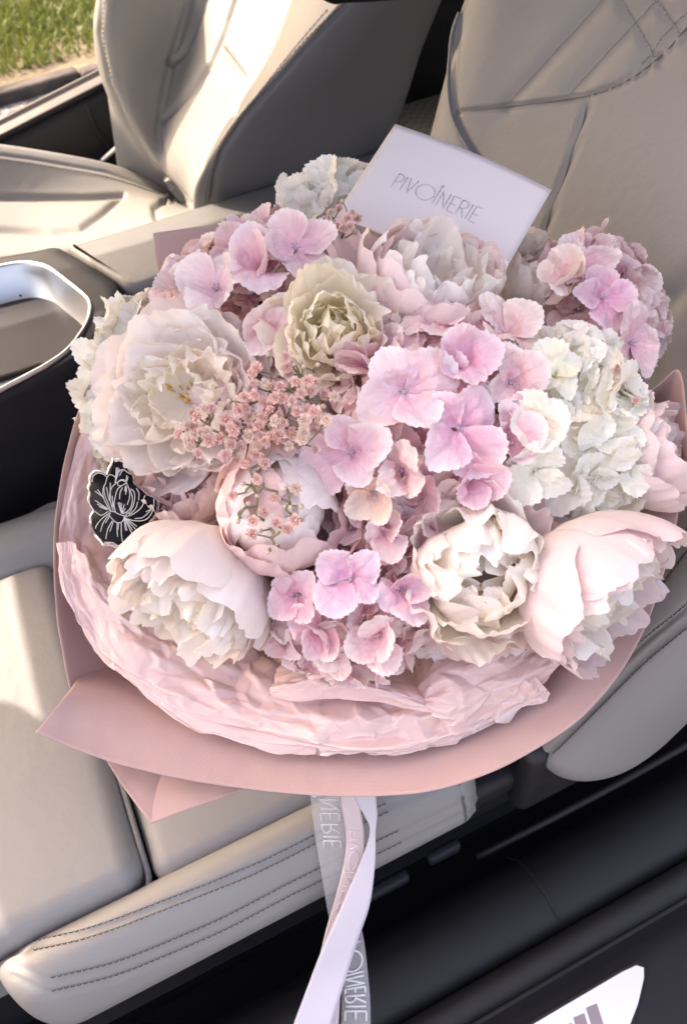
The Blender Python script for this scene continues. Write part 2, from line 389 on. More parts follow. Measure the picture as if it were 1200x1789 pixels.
kb = thing('kerb_edge', 'dark low kerb edge between gravel and grass verge', 'kerb', (0, 3.5, GZ))
for i in range(14):
    V, Fc = rbox((-1.4 + i * 0.36, 3.47, GZ - 0.05), (-1.4 + i * 0.36 + 0.355, 3.55, GZ + 0.045 + 0.008 * math.sin(i * 2.3)), 0.018, 4, 3)
    V[:, 1] += 0.05 * np.sin(V[:, 0] * 1.3) + 0.010 * math.sin(i * 5.1); obj('kerb_stone', V, Fc, M_kerb, kb)
rg = random.Random(3); A = Acc()
for i in range(60000):
    y = 3.70 + 3.2 * rg.random() ** 1.3; x = -1.4 + 3.8 * rg.random()
    if y < 4.15 and rg.random() > (y - 3.62) / 0.6: continue
    h = (0.035 + 0.06 * rg.random()) * (0.8 + 0.8 * max(0, noise.noise(Vector((x * 2.2, y * 2.2, 7))))); a = rg.uniform(0, 6.28); wd = 0.0055; ln = rg.uniform(0.01, 0.05); b = rg.uniform(0, 6.28)
    dx, dy = wd * math.cos(a), wd * math.sin(a); z = GZ + 0.02; h *= 0.6
    ex, ey = ln * math.cos(b), ln * math.sin(b)
    A.add([(x - dx, y - dy, z), (x + dx, y + dy, z), (x + ex * .4 + dx * .7, y + ey * .4 + dy * .7, z + h * .7), (x + ex * .4 - dx * .7, y + ey * .4 - dy * .7, z + h * .7), (x + ex, y + ey, z + h)],
          [(0, 1, 2, 3), (3, 2, 4)])
g = A.build('grass', M_grass); tag(g, 'short green grass on the verge beyond the far window', 'grass', kind='stuff')

# ------------------------------------------------------------------ car shell (pillars, floor, sill; unseen roof, rails and mirror added for shade)
body = thing('car_body', 'black car interior floor and shell around the cream seats', 'car', (0, 0.8, GZ))
A = Acc(); A.box((-0.9, 0.10, -0.40), (1.5, 1.62, -0.36)); A.build('floor_carpet', M_carpet, body, False)
V, Fc = rbox((-0.655, 0.60, 0.80), (1.6, 1.535, 0.86), 0.02, 4, 3); obj('shade_roof', V, Fc, M_leather_grey, body)  # out of view, added to shade the cabin; edges set to keep sun off the bouquet
for y in (0.575, 1.51):
    A = Acc(); dz = 0.10 if y > 1 else 0.0; A.tube([(-1.25, y + (0.05 if y > 1 else -0.25), 0.25), (-0.655, y, 0.80 - dz), (0.2, y, 0.84 - dz), (1.2, y, 0.83 - dz), (1.7, y, 0.70)], 0.042, 10); A.build('shade_rail', M_black, body)  # unseen rails close the roof edges; far one lowered to block sun on the console
A = Acc(); A.tube([(0.66, 1.52, 0.84), (0.60, 1.58, 0.3), (0.60, 1.60, -0.3)], 0.045, 10); A.build('centre_pillar', M_black, body)
V, Fc = rbox((-0.63, 0.86, 0.635), (-0.57, 1.11, 0.715), 0.03, 5, 4); obj('shade_mirror', V, Fc, M_black, body)  # unseen mirror, added to cast the shadow across the front cushion
obj('windscreen', [(-1.25, 0.34, 0.25), (-1.25, 1.58, 0.25), (-0.655, 1.49, 0.80), (-0.655, 0.58, 0.80)], [(0, 1, 2, 3)], M_glass, body, smooth=False)
V, Fc = rbox((-1.30, 0.15, -0.10), (-0.72, 1.60, 0.24), 0.06, 6, 4); obj('dashboard', V, Fc, M_black, body)
V, Fc = rbox((0.62, 1.58, -0.36), (1.7, 1.68, 0.34), 0.03, 5, 4); obj('rear_door_panel', V, Fc, M_black, body)

sill = thing('door_sill', 'black door sill with silver scuff plate at the lower right', 'door sill', (0.3, 0.05, -0.40))
X0, X1 = -0.75, 0.95
def extrude(name, prof, mat, parent, m=60, x0=X0, x1=X1, thick=0):
    P = cr(prof, m); S = np.stack([np.stack([np.full(m, x), P[:, 0], P[:, 1]], 1) for x in np.linspace(x0, x1, 8)])
    return surf_obj(name, S, mat, parent, thick=thick)
extrude('inner_trim', [(0.215, -0.40), (0.200, -0.31), (0.185, -0.262), (0.165, -0.243), (0.140, -0.238), (0.120, -0.243), (0.107, -0.258), (0.100, -0.285)], M_black_soft, sill)
A = Acc(); A.tube([(x, 0.088, -0.262) for x in np.linspace(X0, X1, 12)], 0.0155, 12); A.build('rubber_seal', M_rubber, sill)
A = Acc(); A.tube([(x, 0.070, -0.272) for x in np.linspace(X0, X1, 12)], 0.006, 8); A.build('seal_lip', M_rubber, sill)
extrude('sill_panel', [(0.100, -0.29), (0.085, -0.275), (0.066, -0.266), (0.052, -0.258), (0.036, -0.254), (0.0, -0.252), (-0.04, -0.252), (-0.10, -0.256), (-0.125, -0.275), (-0.13, -0.36)], M_blue_black, sill)
A = Acc()
A.tube([(0.235, 0.203, -0.30), (0.236, 0.188, -0.262), (0.237, 0.165, -0.2415), (0.238, 0.140, -0.2365), (0.239, 0.119, -0.242), (0.240, 0.106, -0.258)], 0.0016, 6); A.build('trim_joint', M_rubber, sill)
# scuff plate with a recessed black border and a printed mark that runs out of the frame
def plate(d, z0, z1, mat, name, parent):
    P = [(-0.25, 0.044 + d), (0.05, 0.044 + d), (0.20, 0.0435 + d), (0.270, 0.043 + d), (0.2865 + d, 0.0415 + d), (0.292 + d, 0.036), (0.286 + d, 0.028), (0.266 + d, 0.012), (0.243 + d, -0.002 - d), (0.215, -0.010 - d), (0.10, -0.012 - d), (-0.25, -0.012 - d)]
    V, Fc = prism(np.array(P), z0, z1, 0.0008); return obj(name, V, Fc, mat, parent, smooth=False)
plate(0.0028, -0.256, -0.2500, M_rubber, 'plate_border', sill)
sp_ = plate(0.0, -0.254, -0.2475, M_alu, 'scuff_plate', sill)
for i in range(4):
    x = 0.2285 - i * 0.0165; wd = 0.0125; A = Acc()
    A.add([(x - wd, 0.032 - 0.0015 * i, -0.24745), (x, 0.0305 - 0.0015 * i, -0.24745), (x - 0.010, -0.006, -0.24745), (x - 0.010 - wd, -0.006, -0.24745),
           (x - wd, 0.032 - 0.0015 * i, -0.2472), (x, 0.0305 - 0.0015 * i, -0.2472), (x - 0.010, -0.006, -0.2472), (x - 0.010 - wd, -0.006, -0.2472)],
          [(0, 1, 2, 3), (7, 6, 5, 4), (0, 4, 5, 1), (1, 5, 6, 2), (2, 6, 7, 3), (3, 7, 4, 0)])
    A.build('printed_bar', M_print, sp_, False)

# ------------------------------------------------------------------ passenger seat
def stitches(name, P, off, mat, parent, step=0.0050, ln=0.0034, r=0.00042):
    """a row of single stitches along a line P, lifted by off"""
    P = np.asarray(P, float); d = np.concatenate([[0], np.cumsum(np.linalg.norm(np.diff(P, axis=0), axis=1))])
    s = 0.0; A = Acc()
    while s + ln < d[-1]:
        q = [np.array([np.interp(x, d, P[:, k_]) for k_ in range(3)]) for x in (s, s + ln * 0.25, s + ln * 0.75, s + ln)]
        q = np.array(q) + off; q[0] -= off * 1.5; q[-1] -= off * 1.5
        A.tube(q, r, 5); s += step
    return A.build(name, mat, parent)
seat = thing('passenger_seat', 'cream leather passenger seat holding the flower bouquet', 'car seat', (0.1, 0.44, -0.36))
BR = math.radians(25); Bn = np.array([-math.cos(BR), 0, math.sin(BR)]); Bb = np.array([math.sin(BR), 0, math.cos(BR)]); B0 = np.array([0.315, 0.44, 0.0])
prof = [(0.30, -0.16), (0.327, -0.11), (0.340, -0.05), (0.331, 0.002), (0.306, 0.024), (0.268, 0.024), (0.215, 0.010), (0.13, -0.003), (0.0, -0.010), (-0.10, -0.006), (-0.145, 0.004), (-0.185, 0.030), (-0.218, 0.048), (-0.246, 0.040), (-0.262, 0.005), (-0.266, -0.05), (-0.255, -0.11), (-0.235, -0.16)]
NU, NV = 380, 380
pr = cr(prof, NU); S = np.zeros((NV, NU, 3)); sv = np.linspace(-0.105, 0.66, NV)
for j, s in enumerate(sv):
    e = max(0.0, 1 - (s + 0.105) / 0.07); sh = math.sqrt(max(0.0, 1 - e * e)); top = max(0.0, (s - 0.5) / 0.16)
    wq = (0.86 + 0.14 * sh); q = pr[:, 0] * wq; q = q + np.clip(q, 0, None) * 0.20 * max(0.0, (s - 0.28) / 0.30)
    d = (pr[:, 1] + 0.09) * (0.12 + 0.88 * sh) - 0.09
    bul = 0.012 * math.exp(-((s - 0.12) / 0.12) ** 2) * np.exp(-(q / 0.12) ** 2)
    S[j] = B0 + Bb * s + np.outer(q, [0, 1, 0]) + np.outer(d + bul, Bn)
def bkp(px, py, d=0.0): return on_plane(px, py, B0 + Bn * d, Bn)
seam_low = [(797, 196), (850, 190), (920, 182), (985, 174), (1030, 166), (1075, 150), (1110, 130), (1150, 100), (1180, 70), (1215, 30)]
seam_vert = [(1030, 166), (1012, 225), (990, 290), (968, 350), (945, 420), (915, 520)]
seam_pipe = [(806, -30), (797, 60), (790, 130), (791, 175), (798, 210), (815, 245), (850, 300), (900, 360)]
seam_fold = [(1225, 480), (1165, 530), (1110, 590), (1060, 700)]
quilt = [[(1056, -4), (1012, 46), (950, 113), (915, 151), (885, 184)], [(1155, -8), (1110, 40), (1070, 83), (1035, 121), (996, 164)], [(1080, -10), (1110, 40), (1140, 92), (1150, 106)], [(1240, -25), (1200, 20), (1160, 62), (1120, 118)], [(1140, -10), (1168, 30), (1190, 62)]]
S = groove(S, [seam_low, seam_vert], 0.0022, 0.0036)
S = groove(S, [seam_pipe], 0.0032, 0.005); S = groove(S, [seam_fold], 0.010, 0.005)
S = groove(S, quilt, 0.0075, 0.0028)
side_top = [(1290, 985), (1200, 1060), (1120, 1125), (1040, 1200), (960, 1275), (905, 1325), (876, 1348)]
side_low = [(1290, 1010), (1200, 1088), (1120, 1155), (1050, 1225), (975, 1300), (925, 1345), (897, 1367)]
side_up = [(1290, 840), (1230, 890), (1200, 918), (1160, 968), (1125, 1020), (1080, 1090)]
S = groove(S, [side_up, [(p[0] + 12, p[1] + 22) for p in side_up]], 0.0020, 0.002)
S = groove(S, [side_top, side_low], 0.0024, 0.003)
pxy, _ = proj(S)
# cut the cover into its sewn panels along the seams
lowy = np.interp(pxy[..., 0], [p[0] for p in seam_low], [p[1] for p in seam_low]); pipex = np.interp(pxy[..., 1], [p[1] for p in seam_pipe], [p[0] for p in seam_pipe])
stx = np.interp(pxy[..., 1], [p[1] for p in side_top], [p[0] for p in side_top])
qv = (S[..., 1] - 0.44)
reg = np.zeros(S.shape[:2], int)                                   # 0 lower centre panel
reg[(pxy[..., 1] < lowy)] = 1                                      # quilted upper panel
vx = np.interp(pxy[..., 1], [p[1] for p in seam_vert], [p[0] for p in seam_vert]); reg[(reg == 0) & (pxy[..., 0] < vx) & (qv > 0)] = 4
reg[(qv > 0.10) & (pxy[..., 0] < pipex)] = 2                       # inner bolster
reg[(qv > 0.36)] = 2
reg[(qv < -0.14) & (pxy[..., 0] > stx) & (pxy[..., 1] > 800)] = 3  # outer side bolster
reg[(qv < -0.25)] = 3
fr_ = reg[:-1, :-1]; allV = S.reshape(-1, 3); gf = np.array(grid_faces(NU, NV)).reshape(NV - 1, NU - 1, 4)
for r_i, nm in enumerate(['backrest_centre', 'quilted_panel', 'inner_bolster', 'outer_bolster', 'backrest_side_panel']):
    fs = gf[fr_ == r_i].reshape(-1, 4)
    if not len(fs): continue
    ids = np.unique(fs); mp_ = np.full(len(allV), -1); mp_[ids] = np.arange(len(ids))
    panel(nm, S, ids, mp_[fs], M_leather, seat)
def drop(lines_px, S):
    """points of the facing surface that show at the given photo pixels, lifted a little off it"""
    n = normals(S); to = CAM - S; f = np.sum(n * to, -1)
    if np.median(f) < 0 or np.mean(f > 0) < 0.5: n = -n; f = -f
    ok = (f > 0.12 * np.linalg.norm(to, axis=-1)).ravel()
    P2, _ = proj(S); P2 = P2.reshape(-1, 2)[ok]; V3 = S.reshape(-1, 3)[ok]; N3 = n.reshape(-1, 3)[ok]; out = []
    for p in cr(np.array(lines_px, float), 80):
        dd = np.sum((P2 - p) ** 2, 1); k_ = np.argsort(dd)[:5]; wts = 1 / (dd[k_] + 0.5); wts /= wts.sum()
        if dd[k_[0]] < 100: out.append((V3[k_] * wts[:, None]).sum(0) + 0.0009 * unit((N3[k_] * wts[:, None]).sum(0)))
    out = np.array(out)
    for _ in range(14): out[1:-1] = (out[:-2] + 2 * out[1:-1] + out[2:]) / 4
    return out
for ql in quilt: stitches('quilt_stitching', drop(ql, S), Bn * 0.0008, M_thread_pale, seat, 0.0052, 0.0034, 0.0004)
for ln_, sh_ in ((side_top, -6), (side_low, 6), (side_up, 4), ([(p[0] + 12, p[1] + 22) for p in side_up], 5)):
    nrm = unit([-0.6, -0.75, 0.2])
    stitches('side_stitching', drop([(p[0] + sh_ * 0.7, p[1] + sh_ * 0.7) for p in ln_], S), nrm * 0.0008, M_thread, seat)
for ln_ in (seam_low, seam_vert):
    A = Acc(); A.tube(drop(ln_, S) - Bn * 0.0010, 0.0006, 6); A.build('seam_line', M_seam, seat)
A = Acc(); A.tube(drop([(p[0] - 6, p[1]) for p in seam_pipe], S) + Bn * 0.0006, 0.0017, 8); A.build('piping', M_leather, seat)
# cushion
def crown(zc, h, cx, cy, wx, wy):
    def fn(V):
        top = V[:, 2] > zc - 0.03
        V[:, 2] += np.where(top, h * np.clip(1 - ((V[:, 0] - cx) / wx) ** 2, 0, 1) * np.clip(1 - ((V[:, 1] - cy) / wy) ** 2, 0, 1), 0); return V
    return fn
V, Fc = rbox((-0.46, 0.266, -0.13), (-0.1205, 0.655, 0.006), 0.022, 16, 6, crown(0.006, 0.012, -0.29, 0.46, 0.2, 0.22)); obj('thigh_support', V, Fc, M_leather, seat)
V, Fc = rbox((-0.1165, 0.260, -0.13), (0.36, 0.655, -0.006), 0.020, 16, 6, crown(0.0, 0.006, 0.1, 0.46, 0.3, 0.22)); obj('cushion_centre', V, Fc, M_leather, seat)
A = Acc(); A.tube(cr([(-0.36, 0.262, -0.022), (-0.25, 0.262, -0.021), (-0.14, 0.262, -0.021), (-0.122, 0.268, -0.018), (-0.1185, 0.30, -0.008), (-0.1185, 0.40, -0.006)], 60), 0.0028, 8); A.build('piping', M_leather_grey, seat)
def bolster(prof, xs, taper_front=0.05, taper_back=0.03, y_in=0.27, curve=0.0):
    P = cr(prof, 60); rows = []; c = P.mean(0)
    for x in xs:
        e = max(0, 1 - (x - xs[0]) / taper_front); s1 = math.sqrt(max(0, 1 - e * e)); e = max(0, 1 - (xs[-1] - x) / taper_back); s2 = math.sqrt(max(0, 1 - e * e)); k_ = s1 * s2
        yy = y_in + (P[:, 0] - y_in) * (0.15 + 0.85 * k_); zz = c[1] + (P[:, 1] - c[1]) * (0.35 + 0.65 * k_) + curve * ((x - xs[0]) / (xs[-1] - xs[0]))
        rows.append(np.stack([np.full(60, x), yy, zz], 1))
    return np.array(rows)
xs = np.concatenate([-0.262 + 0.06 * np.linspace(0, 1, 26) ** 1.6, np.linspace(-0.198, 0.165, 90), 0.195 - 0.03 * np.linspace(1, 0, 14) ** 1.6])
OB = bolster([(0.275, -0.05), (0.266, -0.014), (0.254, 0.000), (0.238, 0.002), (0.222, -0.010), (0.210, -0.032), (0.203, -0.060), (0.207, -0.085), (0.222, -0.104), (0.250, -0.112), (0.275, -0.11)], xs)
b1 = [(-10, 1668), (60, 1645), (160, 1620), (280, 1575), (400, 1528), (480, 1492), (560, 1452), (680, 1400), (830, 1340)]
sh = lambda L, dx, dy: [(p[0] + dx, p[1] + dy) for p in L]
b2 = [(20, 1690), (90, 1722), (200, 1695), (300, 1655), (400, 1612), (500, 1558), (590, 1515), (700, 1462), (830, 1400)]
OB = groove(OB, [sh(b1, 0, 8)], 0.0022, 0.0022); OB = groove(OB, [sh(b2, 0, -6)], 0.0022, 0.0022); OB = groove(OB, [sh(b2, 0, 14)], 0.0022, 0.002)
surf_obj('outer_cushion_bolster', OB, M_leather, seat)
no = unit([0, -0.75, 0.66])
for L, dy in ((b1, 0), (b1, 17), (b2, -16), (b2, 8)):
    ok = [p for p in sh(L, 0, dy) if 35 < p[0] < 775]
    stitches('cushion_stitching', drop(ok, OB), no * 0.0008, M_thread, seat)
xs2 = np.linspace(-0.30, 0.25, 60)
IB = bolster([(0.63, -0.05), (0.648, 0.0), (0.665, 0.022), (0.69, 0.030), (0.715, 0.018), (0.73, -0.02), (0.735, -0.08), (0.72, -0.12)], xs2, 0.05, 0.03, 0.65)
surf_obj('inner_cushion_bolster', groove(IB, [[(-40, 930), (40, 895), (110, 878), (200, 850)]], 0.002, 0.003), M_leather, seat)
# plastic side shield and rail under the cushion
def shield(V):
    V[:, 1] += 0.02 * np.clip((-0.11 - V[:, 2]) / 0.1, 0, 1); return V
V, Fc = rbox((-0.20, 0.222, -0.235), (0.52, 0.30, -0.085), 0.012, 10, 4, shield); obj('side_shield', V, Fc, M_black_soft, seat)
V, Fc = rbox((0.235, 0.206, -0.16), (0.40, 0.235, -0.015), 0.014, 6, 4); obj('hinge_cover', V, Fc, M_black, seat)
A = Acc(); A.box((-0.30, 0.25, -0.355), (0.50, 0.285, -0.31)); A.build('seat_rail', M_black_soft, seat, False)
A = Acc(); A.box((-0.40, 0.615, -0.355), (0.50, 0.655, -0.31)); A.build('seat_rail', M_black_soft, seat, False)
A = Acc(); A.box((-0.40, 0.29, -0.31), (0.45, 0.63, -0.13)); A.build('seat_base', M_black, seat, False)
V, Fc = rbox((0.02, 0.212, -0.222), (0.11, 0.225, -0.205), 0.005, 4, 3); obj('adjuster_lever', V, Fc, M_blue_black, seat)
V, Fc = rbox((0.135, 0.214, -0.215), (0.175, 0.226, -0.195), 0.005, 4, 3); obj('adjuster_switch', V, Fc, M_blue_black, seat)
A = Acc(); A.tube(cr([(0.20, 0.215, -0.28), (0.30, 0.205, -0.24), (0.42, 0.20, -0.215), (0.60, 0.20, -0.19), (0.80, 0.20, -0.15)], 30), 0.0045, 8)
belt = A.build('belt_webbing', M_black_soft); tag(belt, 'thin black belt webbing in the dark gap beside the passenger seat', 'seat belt')

# ------------------------------------------------------------------ driver seat
ds = thing('driver_seat', 'sunlit cream leather driver seat at the upper left', 'car seat', (0.25, 1.22, -0.36))
def pt(*a): return [at(px, py, y=y) for px, py, y in a]
K = [pt((215, 365, 1.50), (200, 250, 1.50), (185, 130, 1.50), (185, 20, 1.50), (200, -90, 1.50)),
     pt((322, 352, 1.44), (243, 270, 1.47), (182, 150, 1.47), (164, 60, 1.47), (172, -20, 1.47)),
     pt((324, 356, 1.40), (270, 285, 1.415), (215, 170, 1.42), (205, 60, 1.43), (215, -30, 1.44)),
     pt((326, 360, 1.37), (285, 298, 1.385), (279, 215, 1.42), (303, 95, 1.45), (338, -20, 1.47)),
     pt((328, 363, 1.35), (300, 292, 1.33), (320, 190, 1.345), (365, 80, 1.37), (405, -25, 1.40)),
     pt((331, 366, 1.30), (330, 300, 1.25), (375, 190, 1.25), (432, 80, 1.265), (480, -25, 1.29)),
     pt((333, 368, 1.22), (345, 305, 1.16), (408, 190, 1.15), (470, 80, 1.155), (520, -25, 1.165)),
     pt((335, 370, 1.14), (343, 312, 1.085), (400, 212, 1.06), (490, 105, 1.05), (575, 5, 1.05)),
     pt((350, 372, 1.09), (362, 312, 1.045), (425, 212, 1.025), (520, 105, 1.02), (605, 5, 1.02)),
     pt((450, 372, 1.07), (480, 300, 1.045), (545, 200, 1.035), (620, 100, 1.03), (690, 0, 1.03)),
     pt((590, 372, 1.09), (640, 300, 1.08), (690, 190, 1.08), (725, 90, 1.08), (765, -10, 1.08)),
     pt((600, 372, 1.2), (650, 300, 1.2), (700, 190, 1.2), (735, 90, 1.2), (775, -10, 1.2))]
KS = csurf(K, 150, 330)
chA = [(362, -10), (340, 50), (325, 85), (312, 100), (300, 108)]; chB = [(415, -10), (392, 60), (370, 110), (340, 150), (305, 190), (284, 208)]
chC = [(500, -10), (470, 60), (440, 110), (425, 140), (405, 195)]; chD = [(385, 82), (405, 108), (426, 136)]; crease = [(338, -20), (318, 50), (300, 105), (285, 180), (277, 225), (279, 262), (287, 300), (318, 356)]
rim_ = [(560, 15), (500, 85), (440, 160), (395, 215), (363, 270), (348, 320), (344, 350)]; rim2 = [(605, 8), (540, 75), (470, 155), (425, 210), (390, 262), (375, 310), (370, 350)]
edge_l = [(178, -30), (174, 60), (192, 145), (226, 222), (262, 280), (330, 352)]
KS = groove(KS, [chA, chB, chC, chD], 0.005, 0.007); KS = groove(KS, [crease], 0.006, 0.006); KS = groove(KS, [rim2, edge_l], 0.0035, 0.004)
kp, _ = proj(KS)
cxn = np.interp(kp[..., 1], [p[1] for p in crease], [p[0] for p in crease]); rmx = np.interp(kp[..., 1], [p[1] for p in rim2], [p[0] for p in rim2])
col_i = np.broadcast_to(np.arange(330)[:, None], KS.shape[:2])
reg = np.ones(KS.shape[:2], int); reg[col_i < 92] = 0; reg[col_i > 232] = 2
gf = np.array(grid_faces(150, 330)).reshape(329, 149, 4); allV = KS.reshape(-1, 3)
for r_i, nm in enumerate(['outer_bolster', 'backrest_centre', 'side_panel']):
    fs = gf[reg[:-1, :-1] == r_i].reshape(-1, 4); ids = np.unique(fs); mp_ = np.full(len(allV), -1); mp_[ids] = np.arange(len(ids))
    panel(nm, KS, ids, mp_[fs], M_leather_grey if r_i == 2 else M_leather, ds)
for ln_ in (sh(rim2, -7, -3), sh(rim_, 12, 4), sh(edge_l, 7, 0), sh(chD, 6, -4)): stitches('seat_stitching', drop(ln_, KS), unit(CB) * 0.001, M_thread_pale, ds, 0.007, 0.005, 0.0007)
L = [pt((-60, 300, 1.53), (60, 305, 1.53), (180, 320, 1.53), (330, 372, 1.53)),
     pt((-60, 246, 1.50), (60, 262, 1.50), (185, 285, 1.495), (275, 318, 1.48), (330, 356, 1.46)),
     pt((-60, 262, 1.46), (60, 278, 1.46), (185, 302, 1.455), (270, 330, 1.44), (330, 360, 1.43)),
     pt((-60, 338, 1.40), (60, 339, 1.40), (190, 342, 1.39), (265, 346, 1.38), (335, 364, 1.37)),
     pt((-60, 352, 1.36), (60, 352, 1.36), (190, 352, 1.35), (275, 352, 1.34), (340, 366, 1.33)),
     pt((-60, 400, 1.24), (60, 402, 1.24), (190, 392, 1.22), (280, 372, 1.22), (345, 370, 1.22)),
     pt((-60, 455, 1.12), (60, 440, 1.12), (190, 415, 1.12), (290, 388, 1.12), (350, 374, 1.12)),
     pt((-60, 520, 1.08), (60, 500, 1.08), (190, 470, 1.08), (290, 430, 1.08), (360, 400, 1.08))]
LS = csurf(L, 160, 200)
LS = groove(LS, [[(-60, 344), (60, 345), (150, 345), (215, 341)], [(-60, 397), (30, 402), (90, 405), (140, 400), (180, 372), (215, 341)], [(272, 378), (270, 362), (285, 352), (300, 350)]], 0.005, 0.008)
LS = groove(LS, [[(-60, 262), (60, 278), (185, 300), (290, 338)]], 0.003, 0.003)
surf_obj('cushion', LS, M_leather, ds)
stitches('seat_stitching', drop([(-30, 276), (60, 288), (185, 309), (280, 340)], LS), unit(CB) * 0.001, M_thread, ds, 0.007, 0.005, 0.0007)
A = Acc(); A.box((-0.3, 1.09, -0.35), (0.5, 1.49, -0.12)); A.build('seat_base', M_black, ds, False)

# ------------------------------------------------------------------ far door and its window
door = thing('far_door', 'black far door panel below the side window', 'car door', (0.2, 1.6, -0.36))
def door_rows():
    rows = []
    for x in np.linspace(-0.9, 0.75, 24):
        zt = 0.046 + 0.20 * x; rows.append([(x, 1.70, zt - 0.6), (x, 1.69, zt - 0.05), (x, 1.665, zt + 0.002), (x, 1.635, zt + 0.006), (x, 1.612, zt - 0.004), (x, 1.603, zt - 0.03), (x, 1.60, zt - 0.07), (x, 1.598, zt - 0.13), (x, 1.575, zt - 0.20), (x, 1.56, zt - 0.26), (x, 1.575, zt - 0.33), (x, 1.59, zt - 0.55)])
    return csurf(rows, 90, 60)
DR = door_rows(); surf_obj('door_panel', DR, M_black_soft, door)
A = Acc(); A.tube([(x, 1.618, 0.052 + 0.20 * x) for x in np.linspace(-0.9, 0.75, 12)], 0.006, 8); A.build('belt_moulding', M_blue_black, door)
A = Acc(); A.tube([(0.175, 1.602, 0.075), (0.18, 1.598, 0.03), (0.19, 1.594, 0.0), (0.20, 1.575, -0.07)], 0.0022, 6); A.build('panel_joint', M_rubber, door)
A = Acc(); A.tube(cr([at(176, 283, y=1.565), at(205, 258, y=1.55), at(228, 238, y=1.545), at(242, 222, y=1.55)], 16), 0.0045, 8); A.build('door_handle', M_chrome, door)
V, Fc = rbox((0.16, 1.515, -0.115), (0.30, 1.56, -0.075), 0.015, 5, 4); obj('armrest', V, Fc, M_blue_black, door)
obj('window_pane', [(-0.75, 1.66, 0.0), (0.58, 1.66, 0.19), (0.58, 1.53, 0.79), (-0.45, 1.53, 0.79)], [(0, 1, 2, 3)], M_glass, door, smooth=False)

# ------------------------------------------------------------------ centre console
con = thing('centre_console', 'centre console with black surround, chrome ringed tray and grey armrest', 'console', (0.2, 0.92, -0.36))
zc = 0.13
outl = [at(-200, 480, z=zc), at(0, 448, z=zc), at(60, 438, z=zc), at(97, 431, z=zc), at(120, 440, z=zc), at(165, 466, z=zc), at(200, 490, z=zc), at(210, 505, z=zc), at(209, 528, z=zc), at(195, 560, z=zc), at(165, 603, z=zc), at(130, 632, z=zc), at(0, 696, z=zc), at(-200, 800, z=zc)]
o2 = np.array([p[:2] for p in outl]); o2 = np.vstack([cr(o2, 80)])
ringo = [(-60, 478), (0, 463), (35, 457), (62, 458), (88, 466), (118, 488), (150, 514), (160, 528), (160, 548), (150, 574), (122, 611), (90, 635), (55, 655), (0, 684), (-60, 720)]
ro = cr(np.array([at(px, py, z=zc + 0.004)[:2] for px, py in ringo]), 90)
# the surround is a frame round the tray opening: outer loop to ring loop
def loop(P2, z): return np.column_stack([P2, np.full(len(P2), z)])
o90 = cr(o2, 90); inner = ro
cen = o90.mean(0); sub = o90 + (inner - o90) * 0.04
surf_obj('console_surround', np.stack([loop(o90, -0.35), loop(o90 + (inner - o90) * 0.02, 0.0), loop(o90, zc - 0.03), loop(o90 + (inner - o90) * 0.005, zc - 0.008), loop(o90 + (inner - o90) * 0.06, zc), loop(o90 + (inner - o90) * 0.5, zc + 0.002), loop(inner, zc + 0.002)]), M_blue_black, con)
cn = ro.mean(0) + np.array([-0.03, 0.0]); sk = lambda k_: cn + (ro - cn) * k_
surf_obj('tray_ring', np.stack([loop(sk(1.0), zc), loop(sk(1.0), zc + 0.004), loop(sk(0.985), zc + 0.0062), loop(sk(0.965), zc + 0.0062), loop(sk(0.945), zc + 0.003), loop(sk(0.925), zc - 0.006), loop(sk(0.86), zc - 0.020), loop(sk(0.79), zc - 0.031), loop(sk(0.765), zc - 0.034)]), M_chrome, con)
fl = sk(0.80); n_ = len(fl); obj('tray_floor', np.vstack([loop(fl, zc - 0.0335)]), [tuple(range(n_))], M_tray, con, smooth=False)
for ends in ([(-10, 524), (20, 517), (44, 517)], [(-10, 664), (30, 652), (78, 636)]):
    A = Acc(); P = np.array([at(px, py, z=zc - 0.0325) for px, py in ends]); A.tube(cr(P, 12), [0.001] + [0.0045] * 10 + [0.001], 6); A.build('tray_slot', M_rubber, con)
lens_ = smooth_loop(np.array([at(px, py, z=zc + 0.0)[:2] for px, py in [(122, 434), (300, 380), (672, 262), (900, 190), (980, 260), (600, 400), (330, 470), (214, 496)]]), 8)
am = np.array([at(px, py, z=zc + 0.004)[:2] for px, py in [(122, 433), (128, 429), (672, 261), (1000, 158), (1060, 230), (560, 390), (420, 440), (240, 500), (216, 497), (205, 488)]])
V, Fc = prism(am, -0.30, zc + 0.006, 0.008); obj('armrest', V, Fc, M_leather_grey, con)
V, Fc = rbox((0.085, 0.895, 0.03), (0.155, 0.925, zc - 0.01), 0.006, 4, 3); obj('armrest_latch', V, Fc, M_black, con)
A = Acc(); A.box((-0.6, 0.80, -0.35), (0.9, 0.93, 0.02)); A.build('console_side', M_black, con, False)

# ------------------------------------------------------------------ dark rear bench between the front seats
rs = thing('rear_seat', 'dark woven rear seat seen in the gap between the front seats', 'car seat', (1.1, 0.95, -0.36))
k = MB('dark_weave'); c = k.coord(scale=(1, 1, 1)); ck = k.n('TexChecker'); ck.inputs['Scale'].default_value = 90; k.l(c, ck.inputs['Vector'])
ck.inputs['Color1'].default_value = (0.012, 0.012, 0.013, 1); ck.inputs['Color2'].default_value = (0.03, 0.03, 0.032, 1); k.set(ck.outputs['Color'], 0.8); M_weave = k.m
V, Fc = rbox((1.0, 0.4, -0.1), (1.2, 1.5, 0.6), 0.05, 8, 5); obj('backrest', V, Fc, M_weave, rs)
V, Fc = rbox((0.72, 0.4, -0.3), (1.15, 1.5, -0.02), 0.05, 8, 5); obj('cushion', V, Fc, M_weave, rs)

